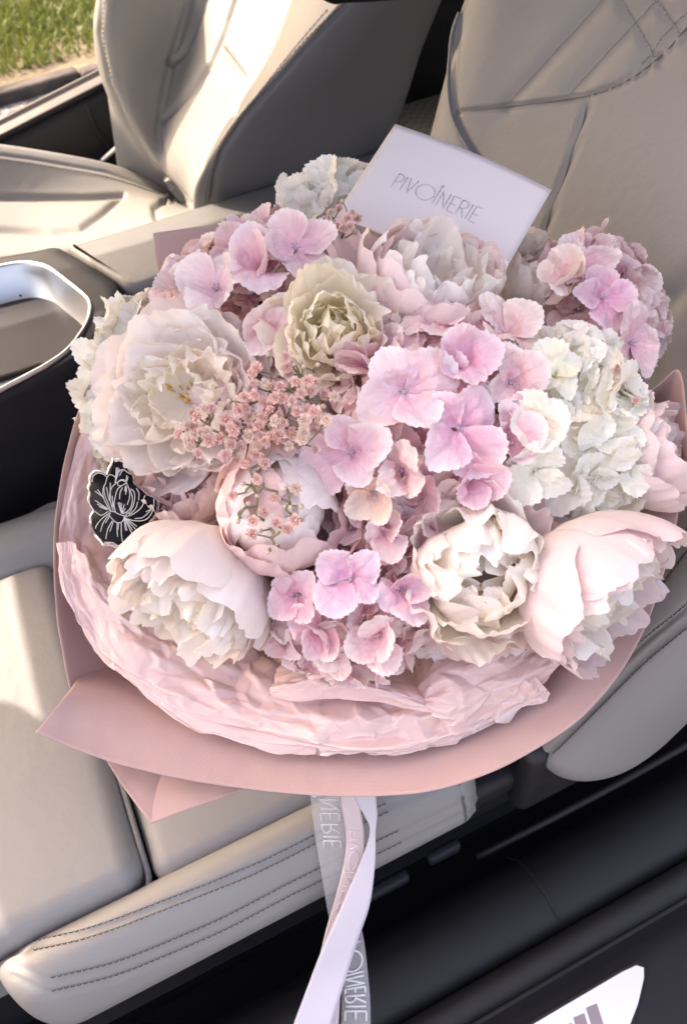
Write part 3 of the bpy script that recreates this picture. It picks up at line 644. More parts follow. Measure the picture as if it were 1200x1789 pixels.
# ------------------------------------------------------------------ bouquet frame
O = at(640, 830, t=0.60); AX = unit([-0.25, -0.42, 0.87])
TIE = O - AX * 0.30
DR_, DH = 0.215, 0.085; DS = (DR_ ** 2 + DH ** 2) / (2 * DH); DC = O + AX * (DH - DS)
def loc(px, py, h=0.0): return on_plane(px, py, O + AX * h, AX)
def dome(px, py, lift=0.0):
    v = ray(px, py); vl = np.linalg.norm(v); v = v / vl; oc = CAM - DC; R_ = DS + lift
    b = oc @ v; c_ = oc @ oc - R_ * R_; di = b * b - c_
    s = -b - math.sqrt(di) if di > 0 else -b
    # not below the rim plane
    sp_ = np.dot(O + AX * (-0.01 + lift) - CAM, AX) / np.dot(v, AX)
    return CAM + v * min(s, sp_)
def camdir(a): return unit(CR * a[0] + CU * a[1] + CB * a[2])
def frame_for(z, rng, spin=None):
    z = unit(z); r = unit(np.cross(z, [0.3, 0.8, 0.1])); t = np.cross(z, r); s = rng.uniform(0, 6.283) if spin is None else spin
    return np.stack([r * math.cos(s) + t * math.sin(s), -r * math.sin(s) + t * math.cos(s), z])     # rows

# ------------------------------------------------------------------ paper
def sheet(name, rows, mat, label, cat, nu=120, nv=40, thick=0.0007, wav=0.002, seed=0, group=None, size=0.5):
    S = csurf([[loc(*p) for p in r] for r in rows], nu, nv)
    for j in range(nv):
        for i in range(nu):
            p = S[j, i]; S[j, i] = p + AX * (wav * noise.noise(Vector(p * 14) + Vector((seed, 0, 0))) + wav * 1.6 * noise.noise(Vector(p * 6) + Vector((0, seed, 0))) + 0.0007 * noise.noise(Vector(p * 55)))
    o = surf_obj(name, S, mat, None, thick=thick, uvscale=(size, size * nv / nu * 1.2)); tag(o, label, cat, group); return S
def inward(pts, k, h):
    """the same edge drawn in towards the bouquet's axis and down the cone"""
    return [(640 + (p[0] - 640) * k, 850 + (p[1] - 850) * k, h) for p in pts]
eA = [(60, 1280), (128, 1308), (205, 1334), (310, 1359), (430, 1378), (530, 1388), (600, 1391), (680, 1390), (760, 1380), (850, 1352), (930, 1312), (1010, 1258), (1080, 1180), (1130, 1090), (1163, 990), (1185, 890), (1190, 780)]
hA = [0.020, 0.012, 0.006, 0.002, 0, 0, 0, 0, 0, 0, 0, 0, 0, 0, 0, -0.005, -0.01]
mA = [(122, 1205), (170, 1212), (240, 1232), (340, 1264), (440, 1290), (535, 1300), (600, 1302), (675, 1300), (745, 1290), (825, 1262), (900, 1222), (968, 1172), (1030, 1102), (1075, 1030), (1105, 950), (1125, 870), (1135, 780)]
iA = [(176, 1138), (230, 1140), (290, 1150), (370, 1170), (455, 1185), (540, 1195), (600, 1198), (670, 1195), (730, 1188), (800, 1165), (860, 1130), (920, 1090), (970, 1040), (1005, 980), (1030, 920), (1040, 860), (1045, 780)]
rA = [[(*p, h) for p, h in zip(eA, hA)], [(*p, h - 0.022) for p, h in zip(mA, hA)], [(*p, -0.075) for p in iA], inward(iA, 0.62, -0.16), inward(iA, 0.25, -0.26)]
SA = sheet('wrapping_paper', rA, M_wrap, 'dusty pink fabric-textured wrapping paper forming the lower collar with a pointed left corner', 'wrapping paper', 160, 60, seed=1)
eC = [(330, 470), (240, 540), (185, 620), (145, 690), (116, 790), (99, 890), (94, 960), (98, 1060), (110, 1140), (128, 1215), (170, 1290)]
rC = [[(*p, -0.012) for p in eC], [(*q[:2], -0.040) for q in inward(eC, 0.91, 0)], [(*q[:2], -0.09) for q in inward(eC, 0.72, 0)], inward(eC, 0.42, -0.18), inward(eC, 0.18, -0.27)]
sheet('wrapping_paper', rC, M_wrap, 'dusty pink wrapping paper rising along the left side of the bouquet', 'wrapping paper', 120, 50, seed=2)
rB = [[(170, 1300, -0.030), (215, 1372, -0.022), (262, 1434, -0.0165), (265, 1438, -0.016), (272, 1436, -0.0165), (345, 1408, -0.022), (432, 1379, -0.026), (560, 1340, -0.03), (680, 1330, -0.035)], [(180, 1262, -0.04), (225, 1310, -0.036), (282, 1348, -0.036), (285, 1350, -0.036), (291, 1349, -0.036), (355, 1340, -0.038), (430, 1325, -0.042), (560, 1300, -0.045), (680, 1295, -0.05)], [(250, 1180, -0.08), (300, 1190, -0.085), (347, 1199, -0.09), (350, 1200, -0.09), (353, 1200, -0.09), (400, 1200, -0.09), (450, 1200, -0.095), (560, 1200, -0.1), (670, 1200, -0.105)], [(420, 1060, -0.18), (440, 1065, -0.18), (458, 1070, -0.18), (460, 1070, -0.18), (462, 1070, -0.18), (490, 1070, -0.18), (530, 1070, -0.18), (590, 1070, -0.18), (650, 1070, -0.18)]]
sheet('wrapping_paper', rB, M_wrap, 'second dusty pink paper corner poking out below the front collar', 'wrapping paper', 90, 40, seed=3, size=0.3)
rD = [[(268, 408, -0.03), (335, 398, -0.03), (400, 390, -0.03), (470, 368, -0.035), (497, 352, -0.035), (560, 375, -0.04)], [(290, 500, -0.06), (350, 490, -0.06), (410, 470, -0.06), (470, 450, -0.06), (510, 440, -0.06), (560, 440, -0.06)], [(400, 640, -0.14), (440, 630, -0.14), (480, 620, -0.14), (510, 610, -0.14), (540, 600, -0.14), (570, 600, -0.14)]]
sheet('wrapping_paper', rD, M_wrap, 'dusty pink paper corner peeking out behind the flowers at the back left', 'wrapping paper', 60, 30, seed=4, size=0.25)
rE = [[(1090, 720, -0.02), (1150, 672, -0.01), (1186, 652, -0.006), (1200, 760, -0.004), (1215, 850, -0.002), (1175, 900, -0.008)], [(1060, 760, -0.05), (1100, 730, -0.045), (1130, 720, -0.045), (1150, 790, -0.04), (1160, 850, -0.04), (1140, 910, -0.04)], [(960, 800, -0.12), (980, 790, -0.12), (1000, 790, -0.12), (1010, 820, -0.12), (1010, 860, -0.12), (1000, 900, -0.12)]]
sheet('wrapping_paper', rE, M_wrap, 'dusty pink paper corner standing up at the right beside the backrest', 'wrapping paper', 60, 30, seed=5, size=0.25)

from mathutils.geometry import delaunay_2d_cdt
def facets(A_, B_, step, seed, stretch=1.7):
    """random heights joined by flat triangles: sheets of paper crease this way (A_, B_ metres along and across)"""
    rng = np.random.default_rng(seed); la, lb = A_.max(), B_.max(); st_a = step * stretch
    na, nb = max(3, int(la / st_a)), max(3, int(lb / step)); pts = []
    for i in range(-1, na + 2):
        for j in range(-1, nb + 2): pts.append(((i + rng.uniform(-.48, .48)) * la / na, (j + rng.uniform(-.48, .48)) * lb / nb))
    pts += [(-la, -lb), (2 * la, -lb), (-la, 2 * lb), (2 * la, 2 * lb)]
    vs, _, tris, *_r = delaunay_2d_cdt([Vector((p[0] / stretch, p[1])) for p in pts], [], [], 0, 1e-7)
    V2 = np.array([(v.x * stretch, v.y) for v in vs]); hv = rng.uniform(-1, 1, len(V2)); H_ = np.zeros(A_.shape); a_ax, b_ax = A_[0], B_[:, 0]
    for t in tris:
        a, b, c = V2[t[0]], V2[t[1]], V2[t[2]]
        i0, i1 = np.searchsorted(a_ax, [min(a[0], b[0], c[0]), max(a[0], b[0], c[0])]); j0, j1 = np.searchsorted(b_ax, [min(a[1], b[1], c[1]), max(a[1], b[1], c[1])])
        i1 += 1; j1 += 1
        if i0 >= len(a_ax) or j0 >= len(b_ax): continue
        X_, Y_ = A_[j0:j1, i0:i1], B_[j0:j1, i0:i1]; den = (b[1] - c[1]) * (a[0] - c[0]) + (c[0] - b[0]) * (a[1] - c[1])
        if abs(den) < 1e-12 or not X_.size: continue
        w0 = ((b[1] - c[1]) * (X_ - c[0]) + (c[0] - b[0]) * (Y_ - c[1])) / den; w1 = ((c[1] - a[1]) * (X_ - c[0]) + (a[0] - c[0]) * (Y_ - c[1])) / den; w2 = 1 - w0 - w1
        m = (w0 >= -1e-6) & (w1 >= -1e-6) & (w2 >= -1e-6); H_[j0:j1, i0:i1][m] = (w0 * hv[t[0]] + w1 * hv[t[1]] + w2 * hv[t[2]])[m]
    return H_
def tissue(name, rows, label, nu, nv, amp, seed):
    S = csurf([[loc(*p) for p in r] for r in rows], nu, nv); n = normals(S); n = n * np.sign(np.sum(n * CB, -1, keepdims=True))
    lu = np.linalg.norm(np.diff(S[nv // 2], axis=0), axis=1).sum(); lv = np.linalg.norm(np.diff(S[:, nu // 2], axis=0), axis=1).sum()
    A_, B_ = np.meshgrid(np.linspace(0, lu, nu), np.linspace(0, lv, nv)); k = amp / 0.0034
    h = 0.0032 * facets(A_, B_, 0.026, seed) + 0.0019 * facets(A_, B_, 0.013, seed + 1, 1.6) + 0.0010 * facets(A_, B_, 0.0065, seed + 2, 1.2)
    h2 = 0.003 * facets(A_, B_, 0.03, seed + 7)
    S = S + n * (h * k)[..., None] + (h2 * k)[..., None] * AX
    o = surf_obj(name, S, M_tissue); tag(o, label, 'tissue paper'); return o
eT = [(108, 948), (112, 1005), (135, 1068), (175, 1130), (225, 1182), (300, 1236), (385, 1275), (480, 1298), (560, 1308), (640, 1312), (715, 1310), (775, 1296), (830, 1275), (880, 1252), (925, 1228), (955, 1205)]
mT = [(150, 968), (165, 1012), (195, 1060), (235, 1105), (285, 1150), (350, 1190), (420, 1225), (500, 1245), (570, 1255), (640, 1256), (700, 1250), (755, 1236), (810, 1215), (855, 1195), (895, 1180), (925, 1170)]
nT = [(165, 935), (200, 985), (245, 1035), (290, 1075), (335, 1110), (395, 1145), (455, 1170), (520, 1190), (580, 1200), (640, 1200), (695, 1195), (745, 1180), (790, 1165), (830, 1150), (870, 1140), (905, 1140)]
up = lambda L, h, dx=0, dy=0: [(p[0] + dx, p[1] + dy, h) for p in L]
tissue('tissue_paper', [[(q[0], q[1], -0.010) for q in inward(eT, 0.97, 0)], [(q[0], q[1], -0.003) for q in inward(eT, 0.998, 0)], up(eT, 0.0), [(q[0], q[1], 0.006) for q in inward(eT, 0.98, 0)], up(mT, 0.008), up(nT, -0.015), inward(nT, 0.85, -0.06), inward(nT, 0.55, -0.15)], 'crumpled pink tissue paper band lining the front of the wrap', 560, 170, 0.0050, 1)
f1 = [(470, 1215, 0.008), (520, 1228, 0.013), (585, 1222, 0.016), (650, 1226, 0.018), (715, 1240, 0.018), (765, 1246, 0.018), (790, 1240, 0.015)]
f2 = [(470, 1200, 0.004), (525, 1190, 0.018), (590, 1184, 0.022), (655, 1196, 0.024), (715, 1214, 0.022), (762, 1232, 0.018), (785, 1232, 0.012)]
f3 = [(480, 1180, -0.01), (530, 1165, 0.0), (590, 1160, 0.0), (655, 1170, 0.0), (710, 1185, 0.0), (755, 1205, 0.0), (790, 1220, 0.0)]
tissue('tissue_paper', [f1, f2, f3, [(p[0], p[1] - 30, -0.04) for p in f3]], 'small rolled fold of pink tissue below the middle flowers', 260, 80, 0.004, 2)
g1 = [(765, 1246, 0.016), (790, 1280, 0.014), (845, 1262, 0.010), (905, 1236, 0.008), (948, 1202, 0.005), (975, 1165, 0.0), (1000, 1130, -0.01)]
g2 = [(748, 1236, 0.022), (790, 1228, 0.026), (842, 1205, 0.024), (895, 1180, 0.018), (940, 1150, 0.01), (972, 1128, 0.0), (1000, 1100, -0.01)]
g3 = [(725, 1205, 0.006), (765, 1165, 0.014), (815, 1148, 0.014), (870, 1132, 0.008), (920, 1112, 0.0), (960, 1092, -0.01), (990, 1070, -0.02)]
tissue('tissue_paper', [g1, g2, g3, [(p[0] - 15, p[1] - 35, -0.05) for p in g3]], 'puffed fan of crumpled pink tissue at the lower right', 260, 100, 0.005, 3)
h1 = [(150, 735, -0.02), (128, 800, -0.018), (112, 870, -0.016), (106, 950, -0.012), (112, 1005, -0.01)]
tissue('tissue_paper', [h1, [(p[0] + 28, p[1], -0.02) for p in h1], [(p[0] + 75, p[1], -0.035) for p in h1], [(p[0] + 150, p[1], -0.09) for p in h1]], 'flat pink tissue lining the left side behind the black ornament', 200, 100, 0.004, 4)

# ------------------------------------------------------------------ peonies
def petal_mesh(Mf, base, R_, L_, W_, a0, a1, r0, z0, phi, rho, ruf, notch, curl, seed, roll=0.0, nu=35, nv=17):
    rng = random.Random(seed); V = np.zeros((nv, nu, 3)); UV = []
    us = np.linspace(-1, 1, nu); sd = rng.uniform(0, 100); nseg = 40; skew = rng.uniform(-0.18, 0.18); pw = rng.uniform(0.75, 1.2)
    # meridian table
    al = [a0 + (a1 - a0) * (i / nseg) ** pw for i in range(nseg + 1)]
    rr, zz = [r0], [z0]
    for i in range(nseg):
        am_ = math.radians((al[i] + al[i + 1]) / 2); rr.append(rr[-1] + math.cos(am_) / nseg); zz.append(zz[-1] + math.sin(am_) / nseg)
    rr = np.array(rr) - r0; zz = np.array(zz) - z0
    for i, u in enumerate(us):
        tip = 1 - 0.26 * abs(u) ** 2.4 + notch * (0.6 * noise.noise(Vector((u * 2.6, sd, 0))) + 0.35 * noise.noise(Vector((u * 8, sd, 3))) + 0.22 * noise.noise(Vector((u * 21, sd, 5)))) - notch * 1.1 * math.exp(-((u - skew) / 0.16) ** 2)
        for j in range(nv):
            v = j / (nv - 1); s = min(1.0, v * tip) ; f = s * nseg; k_ = min(int(f), nseg - 1); f -= k_
            r = r0 + L_ * (rr[k_] * (1 - f) + rr[k_ + 1] * f); z = z0 + L_ * (zz[k_] * (1 - f) + zz[k_ + 1] * f)
            a_ = math.radians(al[k_] * (1 - f) + al[k_ + 1] * f)
            wv = W_ * (0.26 + 0.74 * math.sin(min(1.0, v * 1.15) * math.pi / 2) ** 1.2) * (1 - 0.18 * max(0, v - 0.75) / 0.25)
            l = u * wv; x = rho * math.sin(l / rho); inn = rho * (1 - math.cos(l / rho))
            nz = ruf * (v ** 1.6) * (noise.noise(Vector((u * 1.7 + sd, v * 1.6, sd))) * 1.3 + 0.75 * v * v * noise.noise(Vector((u * 4.2 + sd, v * 3, sd + 9)))) + roll * l * v + curl * max(0, v - 0.6) ** 2 * 6
            inn += nz + 0.045 * v * noise.noise(Vector((u * 5.5 + sd, v * 0.7, sd + 4))) + 0.018 * v * noise.noise(Vector((u * 14 + sd, v * 1.2, sd + 6))) - 0.035 * math.exp(-(u / 0.09) ** 2) * W_ * (1 - v)
            cr_, cz = -math.sin(a_), math.cos(a_)
            V[j, i] = (r + inn * cr_, x + 0.05 * ruf * v, z + inn * cz)
    c_, s_ = math.cos(phi), math.sin(phi)
    P = V.reshape(-1, 3) * R_; P = np.stack([P[:, 0] * c_ - P[:, 1] * s_, P[:, 0] * s_ + P[:, 1] * c_, P[:, 2]], 1)
    uv = np.stack(np.meshgrid(np.linspace(0, 1, nu), np.linspace(0, 1, nv)), -1).reshape(-1, 2)
    return P @ Mf, grid_faces(nu, nv), uv
def stem(parent, P0, P1, r, mat):
    m = (np.array(P0) + P1) / 2 + AX * 0.015
    A = Acc(); A.tube(cr([P0, m, P1], 10), r, 7); return A.build('stem', mat, parent)
BLUSH = (0.90, 0.77, 0.76); LILAC = (0.88, 0.78, 0.82); WHITE = (0.95, 0.92, 0.89); CREAM = (0.96, 0.925, 0.87); IVORY = (0.96, 0.935, 0.875); ROSE = (0.86, 0.66, 0.68)
STY = {  # count, length, half width, start angle, end angle, start radius, height, ruffle, notch, curl, colour index
 'bowl': [(7, 1.55, .80, -28, 48, .05, -.02, .12, .05, -.02, 0, 0), (6, 1.52, .82, -20, 62, .06, 0, .13, .06, 0, 0, .1), (6, 1.42, .76, -12, 76, .07, .03, .15, .07, 0, 1, .15), (6, 1.22, .68, -6, 84, .08, .06, .20, .09, 0, 1, .2), (5, 1.02, .58, 2, 92, .08, .09, .24, .10, 0, 2, .3), (5, .76, .46, 14, 100, .06, .12, .24, .12, 0, 2, .3)],
 'full': [(7, 1.52, .82, -25, 48, .05, -.04, .14, .06, -.03, 0, 0), (7, 1.50, .78, -10, 66, .06, 0, .17, .08, 0, 0, .1), (6, 1.52, .76, 2, 92, .07, .02, .20, .09, 0, 1, .2), (6, 1.74, .80, -2, 130, .06, .04, .16, .10, 0, 1, .15), (6, 1.80, .76, 0, 150, .06, .06, .17, .11, 0, 2, .15), (5, 1.72, .68, 4, 160, .06, .08, .17, .12, 0, 2, .15), (4, 1.55, .60, 10, 166, .05, .10, .14, .10, 0, 2, .1), (3, 1.25, .50, 20, 160, .05, .12, .12, .10, 0, 2, .1)],
 'ball': [(5, 2.00, .95, -8, 122, .04, 0, .08, .05, 0, 0, 0), (5, 2.15, .95, -4, 146, .04, 0, .07, .05, 0, 0, 0), (5, 2.20, .90, 0, 160, .05, .02, .07, .06, 0, 1, 0), (5, 2.02, .80, 6, 162, .06, .04, .09, .08, 0, 1, .1), (5, 1.66, .66, 18, 156, .06, .06, .14, .10, 0, 2, .2), (4, 1.25, .52, 36, 150, .05, .08, .18, .12, 0, 2, .3)],
 'rose': [(6, 1.48, .80, -16, 58, .05, 0, .14, .07, -.05, 0, 0), (5, 1.52, .78, -4, 84, .06, 0, .14, .07, -.04, 0, .1), (5, 1.74, .80, -2, 130, .06, .02, .12, .07, 0, 1, .1), (5, 1.80, .76, 0, 152, .06, .04, .11, .07, 0, 1, .1), (4, 1.65, .68, 6, 160, .06, .06, .11, .06, 0, 2, .1), (3, 1.30, .54, 20, 156, .05, .08, .11, .06, 0, 2, .1)],
 'cup': [(6, 1.80, .98, -4, 108, .05, 0, .09, .05, 0, 0, 0), (6, 1.78, .94, 2, 114, .05, 0, .09, .05, 0, 0, 0), (6, 1.62, .80, 10, 112, .08, .02, .12, .08, 0, 1, .1), (6, 1.40, .62, 24, 108, .10, .04, .20, .12, 0, 2, .3), (6, 1.15, .5, 40, 108, .10, .06, .28, .14, 0, 2, .4)],
 'rose': [(6, 1.55, .76, -10, 86, .05, 0, .12, .08, -.06, 0, 0), (6, 1.60, .74, 4, 102, .06, 0, .14, .08, -.05, 0, .1), (5, 1.50, .68, 18, 114, .07, .03, .16, .08, -.03, 1, .2), (5, 1.34, .60, 32, 120, .08, .05, .16, .08, 0, 1, .25), (5, 1.12, .50, 46, 126, .07, .07, .14, .06, 0, 2, .25), (4, .90, .42, 58, 128, .05, .09, .12, .06, 0, 2, .2)],
 'side': [(6, 1.78, .98, -4, 102, .05, 0, .10, .06, -.01, 0, 0), (6, 1.76, .94, 2, 106, .05, 0, .10, .07, 0, 0, .1), (6, 1.74, .76, 8, 104, .08, .02, .13, .11, -.02, 1, .1), (6, 1.62, .68, 20, 102, .10, .04, .20, .12, 0, 1, .3), (6, 1.44, .58, 36, 104, .10, .06, .28, .13, 0, 2, .5), (6, 1.15, .42, 52, 106, .06, .08, .34, .18, 0, 2, .5)],
}
def peony(label, px, py, rpx, axis, style, cols, seed, lift=0.0, mat=None, sink=None, extra=None):
    rng = random.Random(seed); P = dome(px, py, lift); dep = proj(P)[1]; R_ = rpx * dep / F
    z = camdir(axis); sink = sink or {'ball': .95, 'rose': .85, 'full': .85}.get(style, .55); base = P - z * R_ * sink
    root = thing('peony', label, 'peony', base, 'peonies in the bouquet'); Mf = frame_for(z, rng)
    mat = mat or M_peony; Lr = STY[style]; n_ = 0
    for li, (cnt, L_, W_, a0, a1, r0, z0, ruf, notch, curl, ci, roll) in enumerate(Lr):
        ph0 = rng.uniform(0, 6.28)
        for i in range(cnt):
            phi = ph0 + (i + rng.uniform(-.22, .22)) * 2 * math.pi / cnt; n_ += 1
            k_ = rng.uniform(0.9, 1.1)
            V, Fc, uv = petal_mesh(Mf, base, R_, L_ * k_, W_ * rng.uniform(.9, 1.12), a0 + rng.uniform(-7, 7), a1 + rng.uniform(-9, 9), r0, z0 + (0.015 if i % 2 else 0), phi, rng.uniform(.75, 1.0) if li < 3 else rng.uniform(.4, .8), ruf, notch, curl + rng.uniform(-.02, .02), seed * 1000 + n_, rng.uniform(-roll, roll))
            o = obj('petal', V + base, Fc, mat, root, uv)
            c = cols[min(ci, len(cols) - 1)]; j = rng.uniform(.96, 1.03); o.color = (min(.96, c[0] * j), min(.96, c[1] * j * rng.uniform(.98, 1.01)), min(.96, c[2] * j), 1)
    for (phi_d, L_, W_, a0, a1, col) in (extra or []):
        # loose outer petals, placed by the direction in which they show
        d = CR * math.cos(math.radians(phi_d)) + CU * math.sin(math.radians(phi_d)); phi = math.atan2(d @ Mf[1], d @ Mf[0]); n_ += 1
        V, Fc, uv = petal_mesh(Mf, base, R_, L_, W_, a0, a1, .05, -.03, phi, 1.2, .08, .06, -.01, seed * 1000 + n_)
        o = obj('petal', V + base, Fc, mat, root, uv); o.color = (*col, 1)
    if style in ('bowl', 'full'):
        A = Acc()
        for i in range(14):
            a, rr = rng.uniform(0, 6.28), rng.uniform(0, .16); d = np.array([math.cos(a) * rr, math.sin(a) * rr, 0]); e = np.array([math.cos(a) * rr * 2.0, math.sin(a) * rr * 2.0, rng.uniform(.22, .34)])
            A.tube(np.array([(d * R_) @ Mf + base, ((d + e) / 2 * R_ * 1.05) @ Mf + base, (e * R_) @ Mf + base, (e * 1.06 * R_) @ Mf + base]), [0.0004, 0.0004, 0.0009, 0.0007], 5)
        A.build('stamens', M_stamen, root)
    stem(root, base, TIE + np.array([rng.uniform(-.012, .012), rng.uniform(-.012, .012), 0]), 0.0035, M_stem)
    return root
peony('large open blush-white peony with a cream bowl at the left', 312, 690, 132, (-.20, .02, 1), 'bowl', ((.92, .87, .87), (.95, .92, .89), (.96, .915, .82)), 11, .012, extra=[(-110, 1.85, .80, -20, 30, LILAC), (-75, 1.8, .75, -22, 25, BLUSH), (-50, 1.6, .7, -15, 35, BLUSH)])
peony('blush peony seen from the side just below the card', 745, 514, 124, (.22, .60, .66), 'cup', (BLUSH, WHITE, CREAM), 12, -.012, extra=[(140, 2.0, .62, 5, 62, ROSE), (160, 1.8, .6, 0, 60, BLUSH)])
peony('small creamy yellow peony between pink hydrangeas near the top', 586, 570, 104, (.02, .05, 1), 'rose', ((.97, .935, .85), (.97, .93, .81), (.97, .92, .77)), 13, .020, M_peony_cream)
peony('half closed round blush peony behind the hanging pink sprig', 495, 888, 124, (.28, .12, 1), 'ball', ((.84, .66, .66), WHITE, CREAM), 14, .014)
peony('blush peony tucked low between the round peony and the black ornament', 328, 862, 84, (-.1, .3, .7), 'cup', (BLUSH, BLUSH, BLUSH), 20, -.024)
peony('white peony turned downwards at the lower left', 362, 1006, 134, (-.42, -.66, .48), 'side', ((.85, .79, .77), (.90, .86, .83), IVORY), 15, .002)
peony('wide open ruffled cream peony at the lower right middle', 842, 1002, 142, (.06, -.14, 1), 'full', (BLUSH, CREAM, IVORY), 16, .012, extra=[(-95, 1.55, .62, -22, 20, WHITE), (-65, 1.5, .6, -22, 25, CREAM), (-120, 1.5, .6, -22, 25, BLUSH), (170, 1.5, .7, -18, 40, BLUSH)])
peony('blush-white peony facing the lower right edge of the wrap', 1004, 1004, 142, (.64, -.46, .48), 'side', ((.82, .70, .71), (.86, .77, .76), IVORY), 17, .004)
peony('pale blush peony leaning out at the right edge', 1118, 800, 94, (.72, .25, .55), 'cup', (BLUSH, BLUSH, WHITE), 18, -.012)
peony('partly hidden off-white peony to the right of the card', 928, 492, 78, (.35, .50, .75), 'cup', (WHITE, CREAM, CREAM), 19, -.03)

# ------------------------------------------------------------------ hydrangeas
def sepal_mesh(name, mat, seed, teeth, W_=0.53, serr=0.035, na=92, nr=8):
    rng = random.Random(seed); V, UV = [(0, 0.45, 0)], [(0.5, 0.45)]; asym = rng.uniform(-.06, .06); sd = rng.uniform(0, 50)
    for k_ in range(1, nr + 1):
        r = k_ / nr
        for i in range(na):
            th = 2 * math.pi * i / na; s = math.sin(th); c_ = math.cos(th)
            to = max(0, min(1, (s + .55) / .5)); R_ = 1 + 0.07 * max(0, s) ** 9 * r + (serr * (((i * teeth / na) % 1.0) - .5) * 2 * to + 0.03 * noise.noise(Vector((c_ * 2, s * 2, sd)))) * (r ** 6)
            base = 1 - 0.62 * max(0, -s) ** 1.3
            x = W_ * c_ * R_ * r * base + asym * s * r; y = 0.45 + (0.53 if s > 0 else 0.45) * s * R_ * r
            V.append([x, y, 0]); UV.append((0.5 + x / (2 * W_), y))
    V = np.array(V, float); cup = rng.choice([-.35, .2, .45, .7, 1.1, .3]) * rng.uniform(.7, 1.2); arch = rng.uniform(-.55, .30)
    for v in V:
        u, y = v[0], v[1]
        v[2] = cup * u * u + arch * (y - .1) ** 2 + 0.10 * y + .14 * noise.noise(Vector((u * 2.4 + sd, y * 2.4, sd))) + .045 * noise.noise(Vector((u * 7 + sd, y * 7, sd))) - 0.025 * math.exp(-(u / .06) ** 2)
    Fc = [(0, 1 + i, 1 + (i + 1) % na) for i in range(na)]
    for k_ in range(nr - 1):
        a = 1 + k_ * na
        Fc += [(a + i, a + na + i, a + na + (i + 1) % na, a + (i + 1) % na) for i in range(na)]
    me = make_mesh(name, V, Fc, mat, UV); at_ = me.attributes.new('ring', 'FLOAT', 'POINT')
    at_.data.foreach_set('value', [0.0] + [k_ / nr for k_ in range(1, nr + 1) for i in range(na)]); return me
SEP_P = [sepal_mesh('sepal', M_hyd_pink, i, 23, .50 + .05 * (i % 3), .040) for i in range(12)]
SEP_W = [sepal_mesh('sepal', M_hyd_white, 30 + i, 19, .54 + .05 * (i % 3), .055) for i in range(12)]
def eye_mesh(name, mat):
    A = Acc(); rng = random.Random(5); V, Fc = rbox((-.05, -.05, -.03), (.05, .05, .075), .049, 2, 4); A.add(V, Fc)
    for i in range(5):
        a = i * 1.257 + .3; A.tube([(.02 * math.cos(a), .02 * math.sin(a), .03), (.08 * math.cos(a), .08 * math.sin(a), .10), (.10 * math.cos(a), .10 * math.sin(a), .13)], [.008, .008, .017], 5)
    A.tube([(0, 0, -.6), (0, 0, -.3), (0, 0, 0)], .03, 6)
    return make_mesh(name, np.array(A.V), A.F, mat)
EYE_P, EYE_W = eye_mesh('floret', M_eye), eye_mesh('floret', M_eye_w)
def floret(root, P, z, size, col, rng, white=False, spin=None, openness=None):
    m = frame_for(z, rng, spin); M4 = Matrix(np.column_stack([m[0], m[1], m[2]]).tolist()).to_4x4()
    f = bpy.data.objects.new('floret', EYE_W if white else EYE_P); link(f, root)
    f.matrix_basis = Matrix.Translation(Vector(P - np.array(root.location))) @ M4 @ Matrix.Scale(size, 4)
    op = (rng.uniform(0, 22) if white else rng.uniform(6, 34)) if openness is None else openness + 5; size = size * (1.0 if openness is None else .84)
    for i in range(4):
        s = bpy.data.objects.new('sepal', rng.choice(SEP_W if white else SEP_P)); link(s, f); k_ = rng.uniform(.78, 1.14)
        s.matrix_basis = Matrix.Rotation(i * math.pi / 2 + rng.uniform(-.16, .16), 4, 'Z') @ Matrix.Translation((0, .03, .01 + .015 * (i % 2))) @ Matrix.Rotation(math.radians(op + rng.uniform(-22, 22) + (7 if i % 2 else -3)), 4, 'X') @ Matrix.Rotation(rng.uniform(-.38, .38), 4, 'Y') @ Matrix.Diagonal((k_ * rng.uniform(.92, 1.1), k_, 1, 1))
        j = rng.uniform(.95, 1.06); b_ = 1.0 if white else .925; s.color = (min(.93, col[0] * j), min(.93, col[1] * j), min(.93, col[2] * j * b_), 1)
PK = [(.90, .64, .71), (.91, .71, .75), (.92, .77, .77), (.90, .60, .67), (.89, .70, .78), (.93, .81, .79)]
PALE = [(.88, .75, .75), (.89, .79, .77), (.87, .71, .74), (.90, .82, .78)]
WH = [(.96, .92, .82), (.96, .925, .80), (.96, .925, .85), (.96, .91, .80)]
GRW = [(.95, .93, .86), (.95, .93, .87), (.94, .93, .86)]
